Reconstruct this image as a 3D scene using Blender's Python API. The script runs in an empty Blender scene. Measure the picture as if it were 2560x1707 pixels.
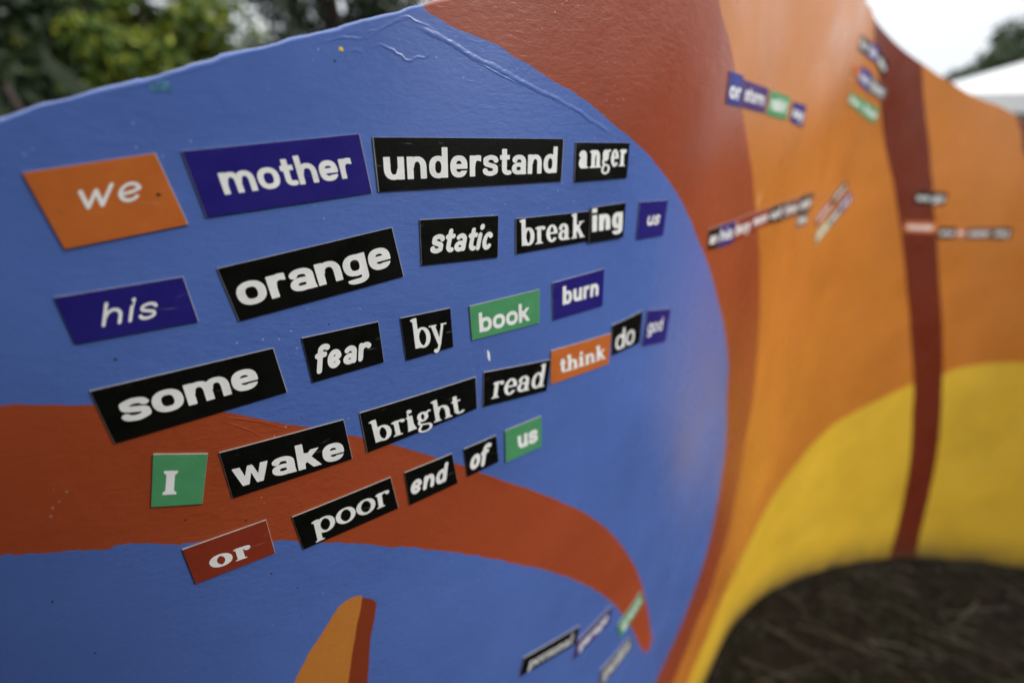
import bpy, bmesh, math, random
import numpy as np
from mathutils import Vector, Matrix
from mathutils.geometry import delaunay_2d_cdt, tessellate_polygon
random.seed(7); rng = np.random.default_rng(7)
scene = bpy.context.scene
COL = scene.collection

# ------------------------------------------------------------------ camera
CAM_H = 1.4059
cam = bpy.data.cameras.new('camera'); camo = bpy.data.objects.new('camera', cam); COL.objects.link(camo)
camo.location = (0, 0, CAM_H); camo.rotation_euler = (math.radians(90 - 21.0427), 0, 0)
cam.lens = 16.4795; cam.sensor_width = 36.0; cam.sensor_fit = 'HORIZONTAL'
cam.clip_start = 0.01; cam.clip_end = 600
cam.dof.use_dof = True; cam.dof.focus_distance = 0.285; cam.dof.aperture_fstop = 2.25
scene.camera = camo

# ------------------------------------------------------------------ daylight: bright overcast with a soft sun from the right
SUN_EL, SUN_AZ = math.radians(38), math.radians(108)      # azimuth clockwise from +Y
world = bpy.data.worlds.new('World'); scene.world = world; world.use_nodes = True
wt = world.node_tree; wt.nodes.clear()
def wn(t, **k):
    n = wt.nodes.new(t)
    for a, b in k.items(): setattr(n, a, b)
    return n
wo = wn('ShaderNodeOutputWorld'); wb = wn('ShaderNodeBackground'); wb.inputs['Strength'].default_value = 0.1
sky = wn('ShaderNodeTexSky', sky_type='NISHITA'); sky.sun_disc = False
sky.sun_elevation = SUN_EL; sky.sun_rotation = SUN_AZ
tc = wn('ShaderNodeTexCoord'); sep = wn('ShaderNodeSeparateXYZ')
ramp = wn('ShaderNodeMapRange'); ramp.inputs['From Min'].default_value = 0; ramp.inputs['From Max'].default_value = 1
ramp.inputs['To Min'].default_value = 6.6; ramp.inputs['To Max'].default_value = 13.0
no = wn('ShaderNodeTexNoise'); no.inputs['Scale'].default_value = 2.2; no.inputs['Detail'].default_value = 5
nr = wn('ShaderNodeMapRange'); nr.inputs['To Min'].default_value = 0.72; nr.inputs['To Max'].default_value = 1.22
mul = wn('ShaderNodeMath', operation='MULTIPLY')
vm = wn('ShaderNodeVectorMath', operation='SCALE'); vm.inputs[0].default_value = (0.955, 0.985, 1.03)
mix = wn('ShaderNodeMix', data_type='RGBA'); mix.inputs['Factor'].default_value = 0.9
L = wt.links.new
L(tc.outputs['Generated'], sep.inputs[0]); L(sep.outputs['Z'], ramp.inputs['Value'])
L(tc.outputs['Generated'], no.inputs['Vector']); L(no.outputs['Fac'], nr.inputs['Value'])
L(ramp.outputs[0], mul.inputs[0]); L(nr.outputs[0], mul.inputs[1]); L(mul.outputs[0], vm.inputs['Scale'])
L(sky.outputs[0], mix.inputs['A']); L(vm.outputs[0], mix.inputs['B'])
L(mix.outputs['Result'], wb.inputs['Color']); L(wb.outputs[0], wo.inputs['Surface'])
sl = bpy.data.lights.new('sun', 'SUN'); sl.energy = 1.5; sl.angle = math.radians(18); sl.color = (1.0, 0.96, 0.9)
so = bpy.data.objects.new('sun', sl); COL.objects.link(so)
sd = Vector((math.sin(SUN_AZ) * math.cos(SUN_EL), math.cos(SUN_AZ) * math.cos(SUN_EL), math.sin(SUN_EL)))
so.rotation_euler = (-sd).to_track_quat('-Z', 'Y').to_euler(); so.location = (4, -4, 6)
scene.view_settings.view_transform = 'Standard'; scene.view_settings.look = 'None'
scene.view_settings.exposure = 0.55; scene.view_settings.gamma = 1.0; scene.view_settings.use_curve_mapping = False

# ------------------------------------------------------------------ helpers
def tag(o, label=None, cat=None, group=None, kind=None):
    if label: o['label'] = label
    if cat: o['category'] = cat
    if group: o['group'] = group
    if kind: o['kind'] = kind
    return o
def empty(name, loc):
    o = bpy.data.objects.new(name, None); o.location = loc; o.empty_display_size = 0.05; COL.objects.link(o); return o
def link_mesh(name, verts, faces, mat, parent=None, smooth=False, normals=None, offset=None):
    me = bpy.data.meshes.new(name)
    if offset is not None: verts = [(v[0]-offset[0], v[1]-offset[1], v[2]-offset[2]) for v in verts]
    me.from_pydata([tuple(map(float, v)) for v in verts], [], [tuple(map(int, f)) for f in faces])
    if isinstance(mat, (list, tuple)):
        for m in mat: me.materials.append(m)
    elif mat: me.materials.append(mat)
    if smooth or normals is not None: me.polygons.foreach_set('use_smooth', [True]*len(me.polygons))
    if normals is not None: me.normals_split_custom_set_from_vertices([tuple(map(float, n)) for n in normals])
    me.update()
    o = bpy.data.objects.new(name, me); COL.objects.link(o)
    if parent: o.parent = parent
    return o
class MB:
    def __init__(s): s.v = []; s.f = []
    def add(s, v, f):
        n = len(s.v); s.v += [tuple(p) for p in v]; s.f += [tuple(i+n for i in q) for q in f]
    def tube(s, pts, rad, n=8, cap=True):
        pts = [Vector(p) for p in pts]; rings = []
        up = Vector((0, 0, 1))
        for i, p in enumerate(pts):
            d = (pts[min(i+1, len(pts)-1)] - pts[max(i-1, 0)]).normalized()
            a = d.cross(up if abs(d.z) < .95 else Vector((1, 0, 0))).normalized(); b = d.cross(a)
            r = rad[i] if isinstance(rad, (list, tuple)) else rad
            rings.append([p + (a*math.cos(t) + b*math.sin(t))*r for t in [2*math.pi*k/n for k in range(n)]])
        v = [q for r in rings for q in r]; f = []
        for i in range(len(pts)-1):
            for k in range(n): f.append((i*n+k, i*n+(k+1) % n, (i+1)*n+(k+1) % n, (i+1)*n+k))
        if cap: f.append(tuple(range(n))[::-1]); f.append(tuple((len(pts)-1)*n+k for k in range(n)))
        s.add(v, f)
    def box(s, c, d, rot=0):
        cx, cy, cz = c; hx, hy, hz = d[0]/2, d[1]/2, d[2]/2; ca, sa = math.cos(rot), math.sin(rot)
        v = []
        for z in (-hz, hz):
            for x, y in ((-hx, -hy), (hx, -hy), (hx, hy), (-hx, hy)): v.append((cx+x*ca-y*sa, cy+x*sa+y*ca, cz+z))
        s.add(v, [(3, 2, 1, 0), (4, 5, 6, 7), (0, 1, 5, 4), (1, 2, 6, 5), (2, 3, 7, 6), (3, 0, 4, 7)])
    def build(s, name, mat, parent=None, smooth=False, offset=None):
        return link_mesh(name, s.v, s.f, mat, parent, smooth, offset=offset)

# ------------------------------------------------------------------ materials
def new_mat(name):
    m = bpy.data.materials.new(name); m.use_nodes = True; nt = m.node_tree; nt.nodes.clear()
    out = nt.nodes.new('ShaderNodeOutputMaterial'); b = nt.nodes.new('ShaderNodeBsdfPrincipled')
    nt.links.new(b.outputs[0], out.inputs[0]); return m, nt, b
def nnoise(nt, scale, detail=3, rough=.5, vec=None, dist=0):
    n = nt.nodes.new('ShaderNodeTexNoise'); n.inputs['Scale'].default_value = scale; n.inputs['Detail'].default_value = detail
    n.inputs['Roughness'].default_value = rough; n.inputs['Distortion'].default_value = dist
    if vec: nt.links.new(vec, n.inputs['Vector'])
    return n
def nmap(nt, src, a, b, c, d):
    n = nt.nodes.new('ShaderNodeMapRange'); nt.links.new(src, n.inputs['Value'])
    for k, v in zip(('From Min', 'From Max', 'To Min', 'To Max'), (a, b, c, d)): n.inputs[k].default_value = v
    return n.outputs[0]
def nmath(nt, op, a, b=None):
    n = nt.nodes.new('ShaderNodeMath'); n.operation = op
    for i, x in enumerate((a, b)):
        if x is None: continue
        if isinstance(x, (int, float)): n.inputs[i].default_value = x
        else: nt.links.new(x, n.inputs[i])
    return n.outputs[0]
def nmix(nt, fac, a, b):
    n = nt.nodes.new('ShaderNodeMix'); n.data_type = 'RGBA'
    if isinstance(fac, (int, float)): n.inputs['Factor'].default_value = fac
    else: nt.links.new(fac, n.inputs['Factor'])
    for k, x in (('A', a), ('B', b)):
        if isinstance(x, tuple): n.inputs[k].default_value = (*x, 1)
        else: nt.links.new(x, n.inputs[k])
    return n.outputs['Result']
def objcoord(nt, scale=(1, 1, 1), rot=(0, 0, 0)):
    t = nt.nodes.new('ShaderNodeTexCoord'); m = nt.nodes.new('ShaderNodeMapping')
    m.inputs['Scale'].default_value = scale; m.inputs['Rotation'].default_value = rot
    nt.links.new(t.outputs['Object'], m.inputs['Vector']); return m.outputs[0]
def enamel(name, col, rough=.24, bump=1.0, dirt=0.0):
    """brushed-on gloss enamel: orange peel, brush marks, specks, soil splash low on the wall"""
    m, nt, b = new_mat(name); v = objcoord(nt)
    vs = objcoord(nt, (1, 1, 2.6), (0.0, 0.25, 0.0))
    big = nnoise(nt, 5, 4, .6, v); fine = nnoise(nt, 330, 3, .55, v); brush = nnoise(nt, 120, 4, .6, vs, .6); mid = nnoise(nt, 42, 3, .5, v)
    patch = nmap(nt, nnoise(nt, 3.3, 2, .5, v).outputs[0], .38, .66, .25, 1.0)
    c2 = tuple(min(1, x*1.13+.003) for x in col); c1 = tuple(x*.86 for x in col)
    base = nmix(nt, nmap(nt, big.outputs[0], .3, .7, 0, 1), c1, c2)
    base = nmix(nt, nmap(nt, brush.outputs[0], .35, .75, 0, .35), base, tuple(min(1, x*1.18+.006) for x in col))
    vo = nt.nodes.new('ShaderNodeTexVoronoi'); vo.inputs['Scale'].default_value = 210; nt.links.new(v, vo.inputs['Vector'])
    sp = nmath(nt, 'LESS_THAN', vo.outputs['Distance'], .10)
    sp = nmath(nt, 'MULTIPLY', sp, nmath(nt, 'GREATER_THAN', nnoise(nt, 23, 2, .5, v).outputs[0], .60))
    sp = nmath(nt, 'MULTIPLY', sp, .45)
    base = nmix(nt, sp, base, (.62, .66, .72))
    vo2 = nt.nodes.new('ShaderNodeTexVoronoi'); vo2.inputs['Scale'].default_value = 47; nt.links.new(v, vo2.inputs['Vector'])
    ds = nmath(nt, 'MULTIPLY', nmath(nt, 'LESS_THAN', vo2.outputs['Distance'], .035), nmath(nt, 'GREATER_THAN', mid.outputs[0], .56))
    base = nmix(nt, nmath(nt, 'MULTIPLY', ds, .8), base, (.02, .02, .02))
    if dirt:
        s = nt.nodes.new('ShaderNodeSeparateXYZ'); nt.links.new(v, s.inputs[0])
        h = nmath(nt, 'POWER', nmap(nt, s.outputs['Z'], .0, .17, 1.0, 0.0), 1.8)
        g = nmath(nt, 'MULTIPLY', h, nmap(nt, nnoise(nt, 9, 5, .7, v).outputs[0], .3, .62, .55, 1.0))
        base = nmix(nt, nmath(nt, 'MULTIPLY', g, dirt), base, (.075, .055, .035))
    nt.links.new(base, b.inputs['Base Color'])
    r = nmap(nt, nnoise(nt, 9, 4, .6, v).outputs[0], .3, .7, rough-.07, rough+.10); nt.links.new(r, b.inputs['Roughness'])
    b.inputs['Specular IOR Level'].default_value = .5
    h = nmath(nt, 'ADD', nmath(nt, 'MULTIPLY', fine.outputs[0], .35), nmath(nt, 'MULTIPLY', brush.outputs[0], .9))
    h = nmath(nt, 'ADD', h, nmath(nt, 'MULTIPLY', mid.outputs[0], 1.3))
    h = nmath(nt, 'MULTIPLY', h, patch)
    bp = nt.nodes.new('ShaderNodeBump'); bp.inputs['Strength'].default_value = .38*bump; bp.inputs['Distance'].default_value = .0011
    nt.links.new(h, bp.inputs['Height']); nt.links.new(bp.outputs[0], b.inputs['Normal'])
    return m
def vinyl(name, col, rough=.3):
    m, nt, b = new_mat(name); v = objcoord(nt)
    n = nnoise(nt, 60, 4, .6, v); base = nmix(nt, nmap(nt, n.outputs[0], .35, .7, 0, 1), tuple(x*.92 for x in col), tuple(min(1, x*1.08+.002) for x in col))
    vo = nt.nodes.new('ShaderNodeTexVoronoi'); vo.inputs['Scale'].default_value = 160; nt.links.new(v, vo.inputs['Vector'])
    sp = nmath(nt, 'MULTIPLY', nmath(nt, 'LESS_THAN', vo.outputs['Distance'], .07), nmath(nt, 'GREATER_THAN', n.outputs[0], .58))
    base = nmix(nt, nmath(nt, 'MULTIPLY', sp, .25), base, (.4, .36, .3))
    sc = nmath(nt, 'GREATER_THAN', nnoise(nt, 34, 4, .6, objcoord(nt, (1, 1, 14), (.3, .9, .4)), .3).outputs[0], .70)
    base = nmix(nt, nmath(nt, 'MULTIPLY', sc, .16), base, (.5, .48, .45))
    nt.links.new(base, b.inputs['Base Color'])
    nt.links.new(nmap(nt, nnoise(nt, 35, 5, .7, v).outputs[0], .3, .75, rough-.04, rough+.22), b.inputs['Roughness'])
    b.inputs['Specular IOR Level'].default_value = .14
    bp = nt.nodes.new('ShaderNodeBump'); bp.inputs['Strength'].default_value = .25; bp.inputs['Distance'].default_value = .0004
    nt.links.new(nnoise(nt, 400, 3, .5, v).outputs[0], bp.inputs['Height']); nt.links.new(bp.outputs[0], b.inputs['Normal'])
    return m
def plain(name, col, rough=.6, scale=8, var=.25, bump=0, spec=.3):
    m, nt, b = new_mat(name); v = objcoord(nt); n = nnoise(nt, scale, 5, .6, v)
    nt.links.new(nmix(nt, nmap(nt, n.outputs[0], .3, .7, 0, 1), tuple(x*(1-var) for x in col), tuple(min(1, x*(1+var)) for x in col)), b.inputs['Base Color'])
    b.inputs['Roughness'].default_value = rough; b.inputs['Specular IOR Level'].default_value = spec
    if bump:
        bp = nt.nodes.new('ShaderNodeBump'); bp.inputs['Strength'].default_value = .8; bp.inputs['Distance'].default_value = bump
        nt.links.new(n.outputs[0], bp.inputs['Height']); nt.links.new(bp.outputs[0], b.inputs['Normal'])
    return m
def leafmat(name, c1, c2, c3):
    m, nt, b = new_mat(name); v = objcoord(nt)
    g = nt.nodes.new('ShaderNodeNewGeometry')
    base = nmix(nt, nmap(nt, nnoise(nt, 1.3, 3, .6, v).outputs[0], .35, .65, 0, 1), c1, c2)
    base = nmix(nt, nmap(nt, nnoise(nt, 5, 2, .5, v).outputs[0], .5, .68, 0, 1), base, c3)
    nt.links.new(base, b.inputs['Base Color']); b.inputs['Roughness'].default_value = .5
    b.inputs['Specular IOR Level'].default_value = .4
    return m
BLUE_C = (.086, .160, .475); RUST_C = (.37, .064, .018); RED_C = (.32, .06, .022); ORANGE_C = (.56, .185, .025)
YELLOW_C = (.72, .44, .032); STRIPE_C = (.16, .021, .006)
M = {
 'blue': enamel('blue_enamel', BLUE_C), 'tongue': enamel('rust_red_enamel', RUST_C, .42, 1.0), 'red': enamel('brick_red_enamel', RED_C, .25, .9),
 'orange': enamel('orange_enamel', ORANGE_C, .30, .6), 'yellow': enamel('yellow_enamel', YELLOW_C, .4, .5, .95),
 'stripe': enamel('dark_red_enamel', STRIPE_C, .3, .5, .7), 'fin_o': enamel('fin_orange_enamel', (.55, .20, .035), .45, .8), 'fin_r': enamel('fin_rust_enamel', (.24, .04, .012), .4, .8),
 'm_black': vinyl('black_vinyl', (.0045, .0045, .004), .24), 'm_purple': vinyl('purple_vinyl', (.021, .016, .185)), 'm_orange': vinyl('orange_vinyl', (.56, .145, .028), .45),
 'm_green': vinyl('green_vinyl', (.082, .32, .135), .42), 'm_red': vinyl('red_vinyl', (.26, .036, .016), .42), 'm_grape': vinyl('grape_vinyl', (.055, .016, .16)),
 'm_royal': vinyl('royal_blue_vinyl', (.03, .035, .26)), 'm_pale': vinyl('pale_green_vinyl', (.36, .42, .22), .4), 'm_brown': vinyl('brown_vinyl', (.16, .07, .05), .4),
 'm_grey': vinyl('grey_vinyl', (.12, .12, .12), .4),
 'edge': plain('magnet_edge', (.40, .37, .33), .55, 90, .2), 'white': vinyl('white_print', (.90, .90, .88), .42),
}

# ------------------------------------------------------------------ the wall: plan curve (heading against arc length) in metres
PLAN = [(-1.44,0.1),(-0.72,0.36),(-0.432,0.45),(-0.324,0.49),(-0.216,0.5244),(-0.108,0.5483),(0.0,0.6364),(0.108,0.6517),(0.216,0.8371),(0.324,0.9155),(0.468,0.8362),(0.612,0.801),(0.756,0.86),(0.936,0.878),(1.116,0.6473),(1.296,0.4333),(1.476,0.3296),(1.692,0.1819),(1.908,-0.0115),(2.16,-0.1621),(2.52,-0.3069),(3.24,-0.6)]
TOP_L = [(-0.2385,1.4202),(-0.2271,1.4254),(-0.2169,1.4287),(-0.2037,1.4332),(-0.1901,1.4372),(-0.1893,1.4371),(-0.1824,1.4395),(-0.1813,1.4404),(-0.1726,1.4436),(-0.1718,1.4441),(-0.1582,1.4486),(-0.1571,1.4493),(-0.1466,1.4526),(-0.1323,1.4571),(-0.1187,1.4617),(-0.1025,1.4668),(-0.102,1.4673),(-0.0923,1.4708),(-0.0914,1.4715),(-0.0806,1.4748),(-0.0711,1.4778),(-0.0637,1.4807),(-0.0571,1.4827),(-0.0497,1.4854),(-0.0403,1.4883)]
TOP_R = [(0.9299,1.6758),(0.9978,1.6747),(1.0362,1.6664),(1.1094,1.6564),(1.1775,1.6441),(1.2588,1.6273),(1.3306,1.6115),(1.3999,1.5936),(1.4663,1.5773),(1.5313,1.5597),(1.5919,1.5461),(1.6491,1.5351),(1.736,1.5041)]
BLUE = [(-0.0567,1.4814),(-0.0502,1.479),(-0.0447,1.477),(-0.0372,1.4751),(-0.0313,1.474),(-0.0232,1.4723),(-0.0137,1.4708),(-0.0071,1.4694),(0.0008,1.4656),(0.0079,1.4639),(0.0127,1.4627),(0.0202,1.46),(0.0293,1.4569),(0.0389,1.4537),(0.0502,1.4509),(0.0607,1.447),(0.0702,1.4437),(0.0785,1.4393),(0.0908,1.4338),(0.1038,1.428),(0.124,1.4198),(0.1472,1.4085),(0.1751,1.3922),(0.2025,1.3754),(0.2333,1.3534),(0.2061,1.3744),(0.2333,1.354),(0.2686,1.3255),(0.3114,1.2957),(0.3502,1.2626),(0.3844,1.2311),(0.4208,1.1961),(0.4516,1.1596),(0.4762,1.1248),(0.4932,1.0931),(0.5077,1.0465),(0.5339,0.9869),(0.5572,0.9244),(0.5672,0.86),(0.5741,0.7888),(0.5727,0.7003),(0.5538,0.629),(0.5194,0.5739),(0.4663,0.523),(0.3807,0.4856)]
RED = [(0.2361,1.5357),(0.245,1.5284),(0.2616,1.5198),(0.2813,1.5083),(0.302,1.4944),(0.3251,1.4792),(0.3534,1.4582),(0.3835,1.4362),(0.4101,1.415),(0.4436,1.3878),(0.4668,1.3608),(0.5058,1.3187),(0.5457,1.269),(0.5788,1.2146),(0.6101,1.1548),(0.6392,1.0897),(0.6578,1.0378),(0.6759,0.9827),(0.6881,0.9038),(0.7,0.8197),(0.7081,0.7265),(0.7105,0.6145),(0.6821,0.5505),(0.6547,0.4849),(0.6075,0.4478),(0.5651,0.4031),(0.5063,0.3392)]
YEL_L = [(1.6764,0.7507),(1.6027,0.7224),(1.5359,0.6991),(1.4708,0.6809),(1.3739,0.6509),(1.2917,0.6012),(1.2306,0.5492),(1.1722,0.4997),(1.0989,0.4419),(1.0393,0.3829),(0.9572,0.3465),(0.869,0.332),(0.785,0.3218),(0.7225,0.2846),(0.6645,0.253),(0.6201,0.211)]
YEL_R = [(1.7574,0.7624),(1.8076,0.787),(1.8788,0.8015),(1.9486,0.8087),(2.0153,0.8114)]
STR_L = [(1.0311,1.6686),(1.0798,1.6256),(1.1446,1.5763),(1.1901,1.5193),(1.2404,1.457),(1.3021,1.389),(1.3282,1.3616),(1.3828,1.2855),(1.4385,1.2034),(1.489,1.1157),(1.5405,1.022),(1.5897,0.9224),(1.6397,0.8167),(1.6856,0.7051),(1.7077,0.6291),(1.7253,0.5796),(1.7563,0.4704),(1.7808,0.3563),(1.7988,0.2368),(1.8121,0.1284),(1.8221,0.0152)]
STR_R = [(1.3172,1.6137),(1.3526,1.559),(1.3979,1.4943),(1.4355,1.4427),(1.4796,1.3694),(1.4872,1.3596),(1.5294,1.2808),(1.5782,1.1967),(1.6219,1.1076),(1.6692,1.013),(1.7143,0.9131),(1.7559,0.8079),(1.7919,0.6975),(1.8119,0.6355),(1.8395,0.5375),(1.8637,0.4278),(1.8821,0.313),(1.8978,0.1923),(1.9122,0.0827),(1.9289,-0.0048)]
STR2 = [(1.7126,1.5111),(1.7441,1.4711),(1.7711,1.4259)]
TONGUE = [(-0.272,1.3031),(-0.2639,1.3015),(-0.2556,1.2994),(-0.2488,1.2972),(-0.2411,1.295),(-0.212,1.2863),(-0.19,1.2765),(-0.1754,1.2684),(-0.159,1.2589),(-0.1474,1.2529),(-0.1264,1.2411),(-0.1108,1.232),(-0.1196,1.2377),(-0.098,1.2236),(-0.0803,1.2116),(-0.0689,1.2029),(-0.0527,1.1913),(-0.0322,1.1749),(-0.0059,1.1533),(0.02,1.1334),(0.0514,1.1066),(0.0826,1.0793),(0.1165,1.0441),(0.1436,1.0113),(0.1772,0.9635),(0.21,0.9115),(0.2404,0.8534),(0.2731,0.7807),(0.3052,0.7017),(0.318,0.6648),(0.3111,0.6522),(0.2907,0.6683),(0.2675,0.7028),(0.2396,0.7571),(0.1983,0.8299),(0.1581,0.8945),(0.1207,0.9426),(0.0761,0.9916),(0.0391,1.0274),(0.0013,1.0586),(-0.0347,1.089),(-0.0599,1.108),(-0.0799,1.1217),(-0.0998,1.134),(-0.1181,1.1444),(-0.1198,1.1469),(-0.1421,1.1598),(-0.1624,1.171),(-0.1775,1.1789),(-0.2187,1.1984),(-0.2301,1.2026),(-0.2408,1.2078),(-0.2512,1.2114),(-0.2608,1.2133),(-0.2706,1.2181),(-0.2798,1.2209),(-0.287,1.2227),(-0.2943,1.2255)]
FIN_O = [(-0.1875,1.0517),(-0.1787,1.0683),(-0.1699,1.0814),(-0.1602,1.0922),(-0.1516,1.1037),(-0.1477,1.1063),(-0.1415,1.1076),(-0.1355,1.106),(-0.1333,1.1039),(-0.1367,1.0908),(-0.1409,1.0758),(-0.1469,1.0523),(-0.1534,1.0249)]
FIN_R = [(-0.1534,1.0249),(-0.1469,1.0523),(-0.1409,1.0758),(-0.1367,1.0908),(-0.1333,1.1039),(-0.1287,1.0997),(-0.1247,1.0946),(-0.1243,1.09),(-0.1274,1.0758),(-0.1317,1.0602),(-0.1358,1.0345),(-0.1394,1.0137)]
SEAMS = [[(-0.0622,1.4734),(-0.0452,1.469),(-0.0277,1.4626),(-0.0128,1.4586),(0.0056,1.4528),(0.0257,1.4473),(0.0508,1.4407),(0.0744,1.432),(0.0934,1.4255)],[(-0.0936,1.4633),(-0.0886,1.4657),(-0.0835,1.469),(-0.0767,1.4724),(-0.0671,1.4769),(-0.062,1.4755),(-0.0487,1.4722)],[(-0.0257,1.4605),(-0.0106,1.4555),(0.0008,1.4524),(0.008,1.4504)],[(-0.1924,1.2724),(-0.1845,1.2657),(-0.1786,1.2605),(-0.1726,1.254)],[(-0.1912,1.2743),(-0.1797,1.2685),(-0.1677,1.2617),(-0.1594,1.2562)],[(-0.2015,1.4331),(-0.1941,1.4353),(-0.1851,1.4381),(-0.1759,1.4413),(-0.1648,1.4454),(-0.1557,1.4482)],[(-0.1147,1.4605),(-0.1099,1.4614),(-0.1016,1.4638),(-0.0962,1.4636),(-0.0933,1.464),(-0.089,1.4674),(-0.0831,1.4693),(-0.0751,1.473),(-0.0669,1.4763),(-0.0629,1.479)],[(-0.0908,1.4613),(-0.0874,1.461),(-0.0838,1.4623),(-0.0792,1.4611),(-0.0765,1.4604),(-0.0751,1.4592),(-0.0715,1.4588),(-0.0704,1.4571),(-0.0663,1.4567),(-0.0633,1.4586),(-0.0587,1.4585),(-0.0552,1.4621),(-0.0539,1.4659)],[(-0.1013,1.453),(-0.1013,1.4554),(-0.0996,1.4575),(-0.0962,1.4583),(-0.0936,1.4571),(-0.0925,1.4543)],[(-0.1014,1.4522),(-0.0994,1.4507),(-0.0958,1.452)],[(-0.0992,1.4657),(-0.0969,1.4667),(-0.0941,1.4673)],[(-0.0528,1.1897),(-0.0322,1.1731),(-0.0059,1.1514),(0.02,1.1311),(0.0515,1.1042)]]
NEAR = {'we':([(-0.2372,1.4014),(-0.1908,1.4093),(-0.1849,1.3775),(-0.2321,1.3698)],[(-0.2236,1.3856),(-0.2005,1.3894),(-0.2213,1.3941)]),'mother':([(-0.1808,1.4101),(-0.0992,1.4195),(-0.0956,1.3893),(-0.177,1.3803)],[(-0.1672,1.3905),(-0.1044,1.3975),(-0.1685,1.4004)]),'understand':([(-0.0923,1.418),(0.0443,1.4203),(0.0433,1.3924),(-0.092,1.3896)],[(-0.0879,1.3957),(0.0382,1.3981),(-0.0876,1.4079)]),'anger':([(0.0562,1.4182),(0.1156,1.4192),(0.1156,1.3932),(0.0562,1.3914)],[(0.0598,1.4006),(0.1127,1.4021),(0.0594,1.4129)]),'static':([(-0.0683,1.3727),(-0.0117,1.372),(-0.0126,1.344),(-0.0692,1.345)],[(-0.0635,1.3518),(-0.019,1.3501),(-0.0605,1.3633)]),'break':([(0.0027,1.3688),(0.0741,1.3698),(0.0746,1.3469),(0.0028,1.3446)],[(0.0061,1.3494),(0.0697,1.3506),(0.0056,1.3618)]),'ing':([(0.0747,1.3724),(0.1154,1.3742),(0.1158,1.3462),(0.0742,1.3457)],[(0.0768,1.3538),(0.1133,1.3545),(0.0758,1.3665)]),'us_p':([(0.136,1.3736),(0.1812,1.3729),(0.1799,1.3412),(0.1362,1.3418)],[(0.149,1.3526),(0.169,1.3522),(0.151,1.3612)]),'book':([(-0.0364,1.313),(0.0254,1.3155),(0.0258,1.2888),(-0.0352,1.2877)],[(-0.0289,1.2923),(0.016,1.2928),(-0.0293,1.3028)]),'burn':([(0.0379,1.3186),(0.0958,1.322),(0.097,1.2895),(0.0398,1.2879)],[(0.0493,1.2989),(0.0902,1.3002),(0.0488,1.3097)]),'by':([(-0.0858,1.3134),(-0.0509,1.3143),(-0.05,1.2863),(-0.0843,1.284)],[(-0.079,1.2906),(-0.0539,1.2907),(-0.0796,1.3047)]),'read':([(-0.026,1.2605),(0.0384,1.2545),(0.0354,1.2272),(-0.0275,1.2322)],[(-0.0202,1.2368),(0.0318,1.2323),(-0.018,1.2502)]),'think':([(0.0387,1.2621),(0.1118,1.2611),(0.1115,1.2312),(0.0393,1.2316)],[(0.0496,1.2389),(0.106,1.2382),(0.0487,1.2488)]),'do':([(0.1122,1.2684),(0.1579,1.2727),(0.1583,1.2402),(0.1158,1.2381)],[(0.1194,1.2418),(0.1483,1.2432),(0.1183,1.2562)]),'god':([(0.1671,1.2716),(0.2153,1.2627),(0.2119,1.2269),(0.1635,1.235)],[(0.1701,1.2465),(0.1993,1.2431),(0.1707,1.2566)]),'bright':([(-0.1181,1.2552),(-0.0331,1.2587),(-0.0325,1.2326),(-0.1166,1.2247)],[(-0.1119,1.2301),(-0.0433,1.2333),(-0.113,1.2417)]),'his':([(-0.2412,1.3493),(-0.1922,1.353),(-0.1905,1.3296),(-0.2397,1.3268)],[(-0.2284,1.3332),(-0.2072,1.3344),(-0.2256,1.3414)]),'orange':([(-0.1774,1.3554),(-0.0859,1.3695),(-0.0813,1.3397),(-0.1729,1.3267)],[(-0.1706,1.334),(-0.088,1.3469),(-0.1721,1.3462)]),'fear':([(-0.1442,1.3116),(-0.0999,1.3137),(-0.099,1.2865),(-0.1425,1.2831)],[(-0.1406,1.289),(-0.1074,1.2905),(-0.1386,1.3009)]),'some':([(-0.2405,1.3027),(-0.1594,1.3087),(-0.1567,1.2806),(-0.2383,1.2725)],[(-0.2321,1.2824),(-0.1697,1.2877),(-0.2325,1.2945)]),'I':([(-0.2248,1.2615),(-0.2015,1.2539),(-0.2103,1.2231),(-0.2327,1.2303)],[(-0.2264,1.2361),(-0.2204,1.2341),(-0.2225,1.2504)]),'wake':([(-0.1964,1.2527),(-0.1282,1.2536),(-0.1263,1.2236),(-0.1957,1.221)],[(-0.1928,1.2274),(-0.1309,1.2261),(-0.1926,1.2402)]),'or':([(-0.2257,1.1969),(-0.1817,1.1987),(-0.181,1.1718),(-0.2246,1.1699)],[(-0.2152,1.1763),(-0.193,1.1762),(-0.2153,1.1855)]),'poor':([(-0.1675,1.1944),(-0.103,1.1996),(-0.0997,1.1714),(-0.165,1.1665)],[(-0.1571,1.1738),(-0.1048,1.1783),(-0.1575,1.1861)]),'end':([(-0.0928,1.1993),(-0.0554,1.2014),(-0.0518,1.1731),(-0.0914,1.1702)],[(-0.0906,1.1783),(-0.0617,1.1791),(-0.0885,1.1904)]),'of':([(-0.0454,1.2014),(-0.016,1.2029),(-0.0141,1.1774),(-0.0432,1.1752)],[(-0.0416,1.1798),(-0.0231,1.1811),(-0.0396,1.1927)]),'us_g':([(-0.0076,1.2041),(0.0304,1.2048),(0.0314,1.1745),(-0.007,1.1734)],[(0.0058,1.1814),(0.027,1.1814),(0.0046,1.1944)])}
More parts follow.
